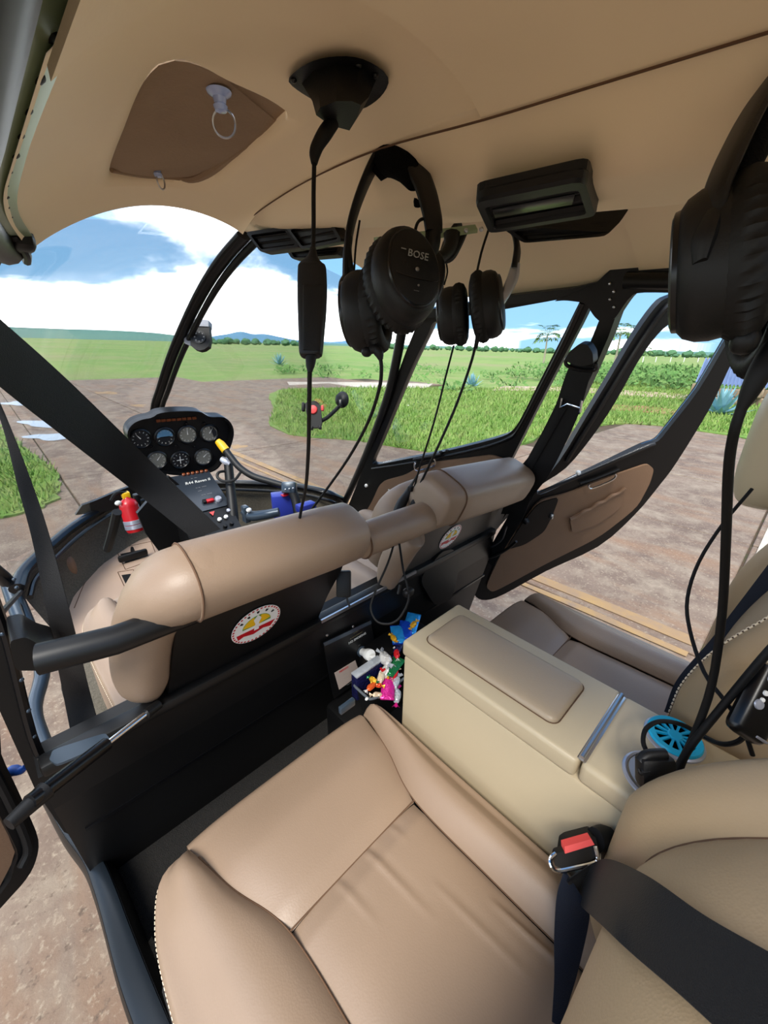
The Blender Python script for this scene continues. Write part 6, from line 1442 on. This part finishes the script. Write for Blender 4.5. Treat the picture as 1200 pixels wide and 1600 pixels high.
# near rear belt: buckle, lap strap, shoulder strap
bu = thing('belt_buckle', PD(900, 1350, 0.50), 'seat belt buckle with red button beside the near rear backrest', 'buckle')
TBk = depth(V((-0.10, 0.07, 0.90)))
TBk = 0.50
mk('housing', prism(rounded([PD(x, y, t) for x, y, t in ((878, 1352, TBk - 0.012), (882, 1322, TBk), (890, 1316, TBk), (928, 1306, TBk + 0.004), (936, 1312, TBk + 0.004), (938, 1340, TBk - 0.006), (930, 1356, TBk - 0.012))], 0.15, 2), FWD * 0.016), M['plastic'], bu)
mk('red_button', prism([PD(x, y, t) for x, y, t in ((882, 1323, TBk - 0.008), (924, 1311, TBk - 0.006), (929, 1320, TBk - 0.010), (883, 1334, TBk - 0.012))], FWD * 0.010), M['redbutton'], bu, smooth=False)
mk('tongue_cover', prism(rounded([PD(x, y, t) for x, y, t in ((866, 1352, TBk - 0.016), (868, 1334, TBk - 0.010), (880, 1330, TBk - 0.009), (926, 1319, TBk - 0.007), (931, 1328, TBk - 0.010), (930, 1342, TBk - 0.016), (880, 1358, TBk - 0.02))], 0.2, 2), FWD * 0.008), M['blackgloss'], bu)
mk('tongue', tube(PDL([(868, 1334, TBk - 0.012), (860, 1342, TBk - 0.016), (862, 1354, TBk - 0.02), (872, 1361, TBk - 0.022), (900, 1356, TBk - 0.022), (928, 1349, TBk - 0.02), (934, 1342, TBk - 0.018), (930, 1322, TBk - 0.011)]), 0.0024, 8), M['chrome'], bu)
mk('stalk', tube(PDL([(930, 1312, TBk + 0.004), (948, 1312, TBk + 0.012), (955, 1330, TBk + 0.015), (955, 1360, TBk + 0.015)]), [0.013, 0.015, 0.013, 0.011], 12), M['rubber'], bu)
TS = TBk - 0.03
def on_back(px, py, off=-0.008):
    d = ray(px, py); t = 0.12
    while t < 0.56:
        p = CAM + d * t
        if p.y < FACE_L(p.z) + off and p.z < 1.40: return p
        t += 0.001
    return CAM + d * 0.50
def mixp(px, py, k): return PD(px, py, TS).lerp(on_back(px, py), k)
strap('seat_belt', 'wide black shoulder strap across the near rear backrest at lower right', [mixp(890, 1372, 0), mixp(925, 1350, 0), mixp(952, 1343, 0.3), mixp(1010, 1368, 1), on_back(1100, 1430), on_back(1205, 1490), on_back(1320, 1556)], [mixp(886, 1378, 0), mixp(905, 1412, 0.3), mixp(945, 1450, 1), mixp(985, 1488, 1), on_back(1060, 1552), on_back(1135, 1620), on_back(1230, 1700)])
strap('seat_belt', 'navy lap strap hanging from the buckle onto the near seat', [(880, 1364, TS + 0.004), (870, 1400, TS + 0.004), (866, 1460, TS), (866, 1530, TS - 0.01), (862, 1600, TS - 0.015), (858, 1680, TS - 0.02)], [(886, 1364, TS + 0.004), (915, 1412, TS + 0.0), (920, 1440, TS), (902, 1520, TS - 0.01), (885, 1580, TS - 0.015), (872, 1660, TS - 0.02)], 'webbing_navy')

# ================================================================ bulkhead placards, charger, snacks
BKL = (V((0, 0.606, 0.94)), V((0, 1, -0.07)).normalized()); nK = inw(BKL)
xk = V((1, 0, 0)); yk = nK.cross(xk); yk = yk if yk.z > 0 else -yk
pc = thing('placard_panel', PP(540, 1040, BKL), 'black switch panel with printed notice on the bulkhead between the seats', 'panel')
mk('panel_plate', prism(loop([(503, 1003), (577, 968), (590, 1040), (520, 1090)], BKL, 0.002), nK * 0.003), M['black'], pc, smooth=False)
mk('top_strip', prism(loop([(503, 1003), (577, 968), (578, 973), (505, 1008)], BKL, 0.005), nK * 0.001), M['greyblue'], pc, smooth=False)
mk('lettering', text('-- ---- -', 0.0055, PP(554, 985.5, BKL) + nK * 0.006, xk, yk, 0.0002), M['print_dim'], pc, smooth=False)
mk('lettering', text('--- ---- -- ------- ----', 0.0050, PP(554, 991, BKL) + nK * 0.006, xk, yk, 0.0002), M['print_dim'], pc, smooth=False)
mk('lettering', text('NO SMOKING', 0.0085, PP(556, 995.5, BKL) + nK * 0.006, xk, yk, 0.0002), M['print_white'], pc, smooth=False)
mk('lettering', text('-- -', 0.004, PP(559, 1006, BKL) + nK * 0.006, xk, yk, 0.0002), M['print_grey'], pc, smooth=False)
for px, py in ((549.5, 977.5), (509, 991)): mk('screw', lathe([(0.003, 0), (0.0025, 0.0012), (0, 0.0014)], PP(px, py, BKL) + nK * 0.005, nK, 10), M['steel'], pc)
dg = mk('danger_placard', prism(loop([(519.5, 1049), (552, 1029.5), (559, 1051), (527, 1075)], BKL, 0.007), nK * 0.0008), mat('aged_paper', rgb(176, 160, 150), 0.6), label='pale PERIGO placard with red heading low on the bulkhead', cat='placard')
mk('heading', text('PERIGO', 0.0080, PP(534, 1043.5, BKL) + nK * 0.0082, xk, yk, 0.0002), M['red'], dg, smooth=False)
for k in range(4): mk('lettering', text('- --- - -- --', 0.0035, PP(536.5 + 1.8 * k, 1050 + 5.2 * k, BKL) + nK * 0.0082, xk, yk, 0.0002), M['print_grey'], dg, smooth=False)
# white usb charger in the socket
uc = thing('usb_charger', PD(575, 1022, 0.66), 'white USB charger plugged into the bulkhead socket', 'charger')
uo = PP(562, 1016, BKL) + nK * 0.006; ud = (PD(584, 1026, depth(uo) - 0.045) - uo).normalized()
mk('socket_ring', lathe([(0.0105, -0.004), (0.013, 0.0), (0.013, 0.004), (0.009, 0.005)], uo, ud, 20), M['greyblue'], uc)
mk('barrel', lathe([(0.0, 0.0), (0.0085, 0.001), (0.0095, 0.018), (0.0125, 0.026), (0.0140, 0.034), (0.0135, 0.042), (0.0, 0.043)], uo, ud, 22), M['white'], uc)
mk('plug', box(uo + ud * 0.048, (0.012, 0.006, 0.014), axes=basis(ud), bev=0.002), M['white'], uc)
# basket
bz = 0.835
rimp = [PZ(x, y, bz) for x, y in ((553, 1049), (546, 1060), (549, 1072), (572, 1088), (596, 1104))]
x0b, y0b = min(p.x for p in rimp), min(p.y for p in rimp)
_b0 = PZ(536, 1056, bz); BR_ = rounded([V((_b0.x, 0.545, bz)), V((_b0.x, 0.474, bz)), V((0.14, 0.474, bz)), V((0.14, 0.545, bz))], 0.22, 4)
bs = thing('snack_basket', V((0.02, 0.51, 0.752)), 'dark grey snack basket full of sweets on the tunnel', 'basket')
cB = sum(BR_, V((0, 0, 0))) / len(BR_)
lo_ = [V((cB.x + (p.x - cB.x) * 0.86, cB.y + (p.y - cB.y) * 0.86, 0.752)) for p in BR_]
li_ = [V((cB.x + (p.x - cB.x) * 0.82, cB.y + (p.y - cB.y) * 0.82, 0.758)) for p in BR_]
mi_ = [V((cB.x + (p.x - cB.x) * 0.95, cB.y + (p.y - cB.y) * 0.95, bz - 0.002)) for p in BR_]
mk('basket_wall', loft([lo_, BR_, mi_, li_]), M['plastic'], bs)
mk('basket_rim', tube(BR_ + [BR_[0], BR_[1]], 0.003, 8, 2), mat('grey_rim', rgb(86, 92, 98), 0.35), bs)
mk('front_mark', blob(PD(573, 1092, depth(PZ(573, 1092, 0.90)) - 0.004), (0.004, 0.003, 0.003), 2, 10, 6), M['white'], bs)
# sweets and snacks
def foil(name, c1): return mat(name, c1, 0.22, 0.35, bump=(90, 0.8), bdist=0.004)
FO_ = {'cyan': foil('cyan_foil', rgb(40, 150, 226)), 'blue': foil('blue_foil', rgb(20, 70, 190)), 'gold': foil('gold_foil', rgb(226, 172, 44)), 'pink': foil('magenta_foil', rgb(206, 40, 140)), 'green': foil('green_foil', rgb(24, 110, 62)),
       'red': foil('red_foil', rgb(214, 36, 44)), 'white': foil('white_foil', rgb(226, 224, 220)), 'cream': foil('cream_foil', rgb(226, 206, 176)), 'silver': foil('silver_foil', rgb(190, 196, 204)), 'navy': foil('navy_foil', rgb(28, 30, 74)), 'orange': foil('orange_foil', rgb(226, 96, 40))}
rs = random.Random(21)
PILE = (V((0, 0.47, 0.828)), V((0, -0.72, 1)).normalized())
def candy(px, py, z, s, c1, c2, label, ang, shape='twist', cat='sweet'):
    o = PP(px, py, PILE) + V((0, 0, (z - 0.925) * 0.5)); u = V((math.cos(ang), math.sin(ang), 0.25 * math.sin(ang * 3))).normalized(); w = u.cross(UPV).normalized(); h = w.cross(u)
    t = thing('wrapped_sweet' if cat == 'sweet' else 'snack_pack', o - V((0, 0, s * 0.4)), label, cat, 'sweets and snacks by the console')
    if shape == 'twist':
        b = blob(o, (s, s * 0.55, s * 0.48), 2.4, 14, 8, axes=(u, w, h))
        mk('wrapper', ([p + V((rs.uniform(-1, 1), rs.uniform(-1, 1), rs.uniform(-1, 1))) * s * 0.07 for p in b[0]], b[1]), FO_[c1], t, ang=25)
        for sg in (1, -1):
            fan = [o + u * (sg * s * 0.9)] + [o + u * (sg * s * 1.6) + w * (s * 0.55 * k / 2) + h * (s * (0.22 if k % 2 else -0.15)) for k in (-2, -1, 0, 1, 2)]
            fan2 = [p + h * (s * 0.08) for p in fan]
            mk('twist_end', (fan + fan2, [(0, k, k + 1) for k in range(1, 5)] + [(6, 6 + k + 1, 6 + k) for k in range(1, 5)] + [(k, k + 6, k + 7, k + 1) for k in range(1, 5)]), FO_[c2], t, smooth=False)
    else:
        def pf(a, b):
            x, y = 2 * a - 1, 2 * b - 1; e = max(0, 1 - abs(x) ** 4) * max(0, 1 - y * y)
            zz = 0.28 * s * e ** 0.6 + rs.uniform(-1, 1) * 0.045 * s
            return o + u * (x * s * 1.35) + w * (y * s * 0.75) + h * zz
        v1 = surf(pf, 12, 8); mk('pack_front', v1, FO_[c1], t, ang=20)
        mk('pack_back', prism([o + u * (a * s * 1.35) + w * (b * s * 0.75) - h * 0.10 * s for a, b in ((-1, -1), (1, -1), (1, 1), (-1, 1))], h * 0.08 * s), FO_[c2], t, smooth=False)
        mk('crimp', J(*[box(o + u * (sg * s * 1.3) + h * 0.02 * s, (0.12 * s, 1.5 * s, 0.06 * s), axes=(u, w, h)) for sg in (1, -1)]), FO_[c2], t, smooth=False)
    return t
candy(643, 968, 0.90, 0.024, 'cyan', 'cyan', 'light blue snack pack highest up beside the console corner', 0.5, 'pack', 'snack')
candy(622, 985, 0.90, 0.022, 'cyan', 'blue', 'light blue foil pack just left of the console corner', 0.9, 'pack', 'snack')
candy(634, 980, 0.905, 0.022, 'blue', 'blue', 'royal blue foil pack between two lighter blue packs', 0.7, 'pack', 'snack')
candy(646, 976, 0.925, 0.012, 'gold', 'gold', 'gold wrapped sweet on the royal blue pack', 0.2)
candy(615, 997, 0.925, 0.012, 'gold', 'gold', 'gold wrapped sweet below the light blue pack, nearest the charger', 1.2)
candy(622, 1008, 0.905, 0.018, 'navy', 'navy', 'navy foil sweet beside the console corner', 0.4)
candy(620, 1022, 0.925, 0.013, 'red', 'white', 'red and white striped sweet touching the console corner', 0.9)
candy(602, 1026, 0.915, 0.022, 'white', 'silver', 'crumpled white wrapper beside the charger plug', 1.2)
candy(604, 1044, 0.905, 0.024, 'white', 'white', 'white cup shaped wrapper standing at the back of the basket', 0.2)
candy(615, 1042, 0.93, 0.020, 'green', 'green', 'dark green foil sachet at the back of the basket', 0.2, 'pack')
candy(608, 1052, 0.93, 0.010, 'green', 'gold', 'small green sweet under the green sachet', 0.6)
candy(617, 1056, 0.935, 0.012, 'red', 'cream', 'round red sweet against the console side', 0.3)
candy(595, 1060, 0.93, 0.014, 'cream', 'red', 'cream wrapped sweet with a red centre in mid basket', 0.6)
candy(583, 1062, 0.925, 0.011, 'gold', 'green', 'gold and green sweet near the navy carton', 1.5)
candy(580, 1074, 0.93, 0.012, 'orange', 'white', 'orange and white sweet near the basket rim', 0.1)
candy(590, 1070, 0.925, 0.010, 'orange', 'gold', 'small orange sweet in mid basket under the cream one', 2.2)
candy(606, 1078, 0.935, 0.020, 'pink', 'pink', 'magenta foil pack in the front of the basket', 0.75, 'pack')
candy(618, 1070, 0.935, 0.016, 'silver', 'silver', 'silver foil sweet beside the magenta pack', 0.4)
candy(620, 1090, 0.935, 0.016, 'silver', 'pink', 'silver and pink sweet hidden at the seat corner', 0.7)
candy(590, 1086, 0.925, 0.012, 'cream', 'cream', 'beige sweet tucked under the basket rim', 2.6)
nb_ = thing('navy_carton', PP(572, 1050, PILE), 'navy and white carton standing in the basket corner', 'carton')
cu_, cw_ = PZ(553, 1056, 0.862), PZ(594, 1028, 0.862); cd = (cw_ - cu_).normalized(); cn = cd.cross(UPV).normalized()
mk('carton_body', box((cu_ + cw_) / 2 - V((0, 0, 0.035)), ((cw_ - cu_).length, 0.020, 0.066), axes=(cd, cn, UPV), bev=0.002), FO_['navy'], nb_)
mk('carton_top', box((cu_ + cw_) / 2 + V((0, 0, 0.0)), ((cw_ - cu_).length, 0.020, 0.005), axes=(cd, cn, UPV), bev=0.001), FO_['silver'], nb_)
# small bracket under the basket
mk('tunnel_bracket', box(PD(542, 1103, 0.66), (0.03, 0.008, 0.014), bev=0.002), M['greyblue'], label='grey metal bracket low in front of the basket', cat='bracket')
# black case between the front seats
mk('belt_stalk', J(box(PD(537, 912, 0.84), (0.03, 0.016, 0.055), axes=(RIGHT, FWD, DOWN), bev=0.004), tube(PDL([(541, 930, 0.84), (544, 942, 0.84), (548, 950, 0.84)]), 0.0022, 6)), M['plastic'], label='black buckle stalk between the two front seats', cat='buckle')

# gas strut of the left rear door and small front door strut
gsx = thing('gas_strut', PY(235, 1110, 0.60), 'black gas strut with chrome rod from the bulkhead to the left rear door', 'gas strut')
s0, s1, s2 = PY(46, 1254, 0.50), PY(166, 1163, 0.56), PY(238, 1108, 0.595)
mk('cylinder', tube([s0, s1], 0.0095, 14, smooth_path=False), M['blackgloss'], gsx)
mk('rod', tube([s1, s2], 0.0045, 12, smooth_path=False), M['chrome'], gsx)
mk('end_fitting', tube([s2 - (s2 - s1).normalized() * 0.012, s2 + (s2 - s1).normalized() * 0.012], 0.008, 12, smooth_path=False), M['plastic'], gsx)
mk('end_fitting', tube([s0 + V((-0.02, -0.01, -0.004)), s0 + (s1 - s0).normalized() * 0.02], [0.008, 0.012], 12, smooth_path=False), M['plastic'], gsx)
st2 = thing('door_stay', PY(10, 955, 0.9), 'short black stay rod at the left front door frame', 'stay rod')
mk('rod', tube([PX(-14, 975, -0.60), PX(44, 912, -0.575)], 0.006, 8, smooth_path=False), M['plastic'], st2)
mk('end_fitting', blob(PX(44, 912, -0.575), (0.02, 0.014, 0.012), 2.4, 10, 6), M['plastic'], st2)
mk('blue_tie', tube(PDL([(8, 1212, 0.62), (20, 1204, 0.62), (32, 1204, 0.62), (40, 1198, 0.62)]), [0.006, 0.008, 0.006, 0.004], 10), mat('blue_strap', rgb(24, 72, 150), 0.5), label='blue tie strap by the foot of the left door post', cat='strap')
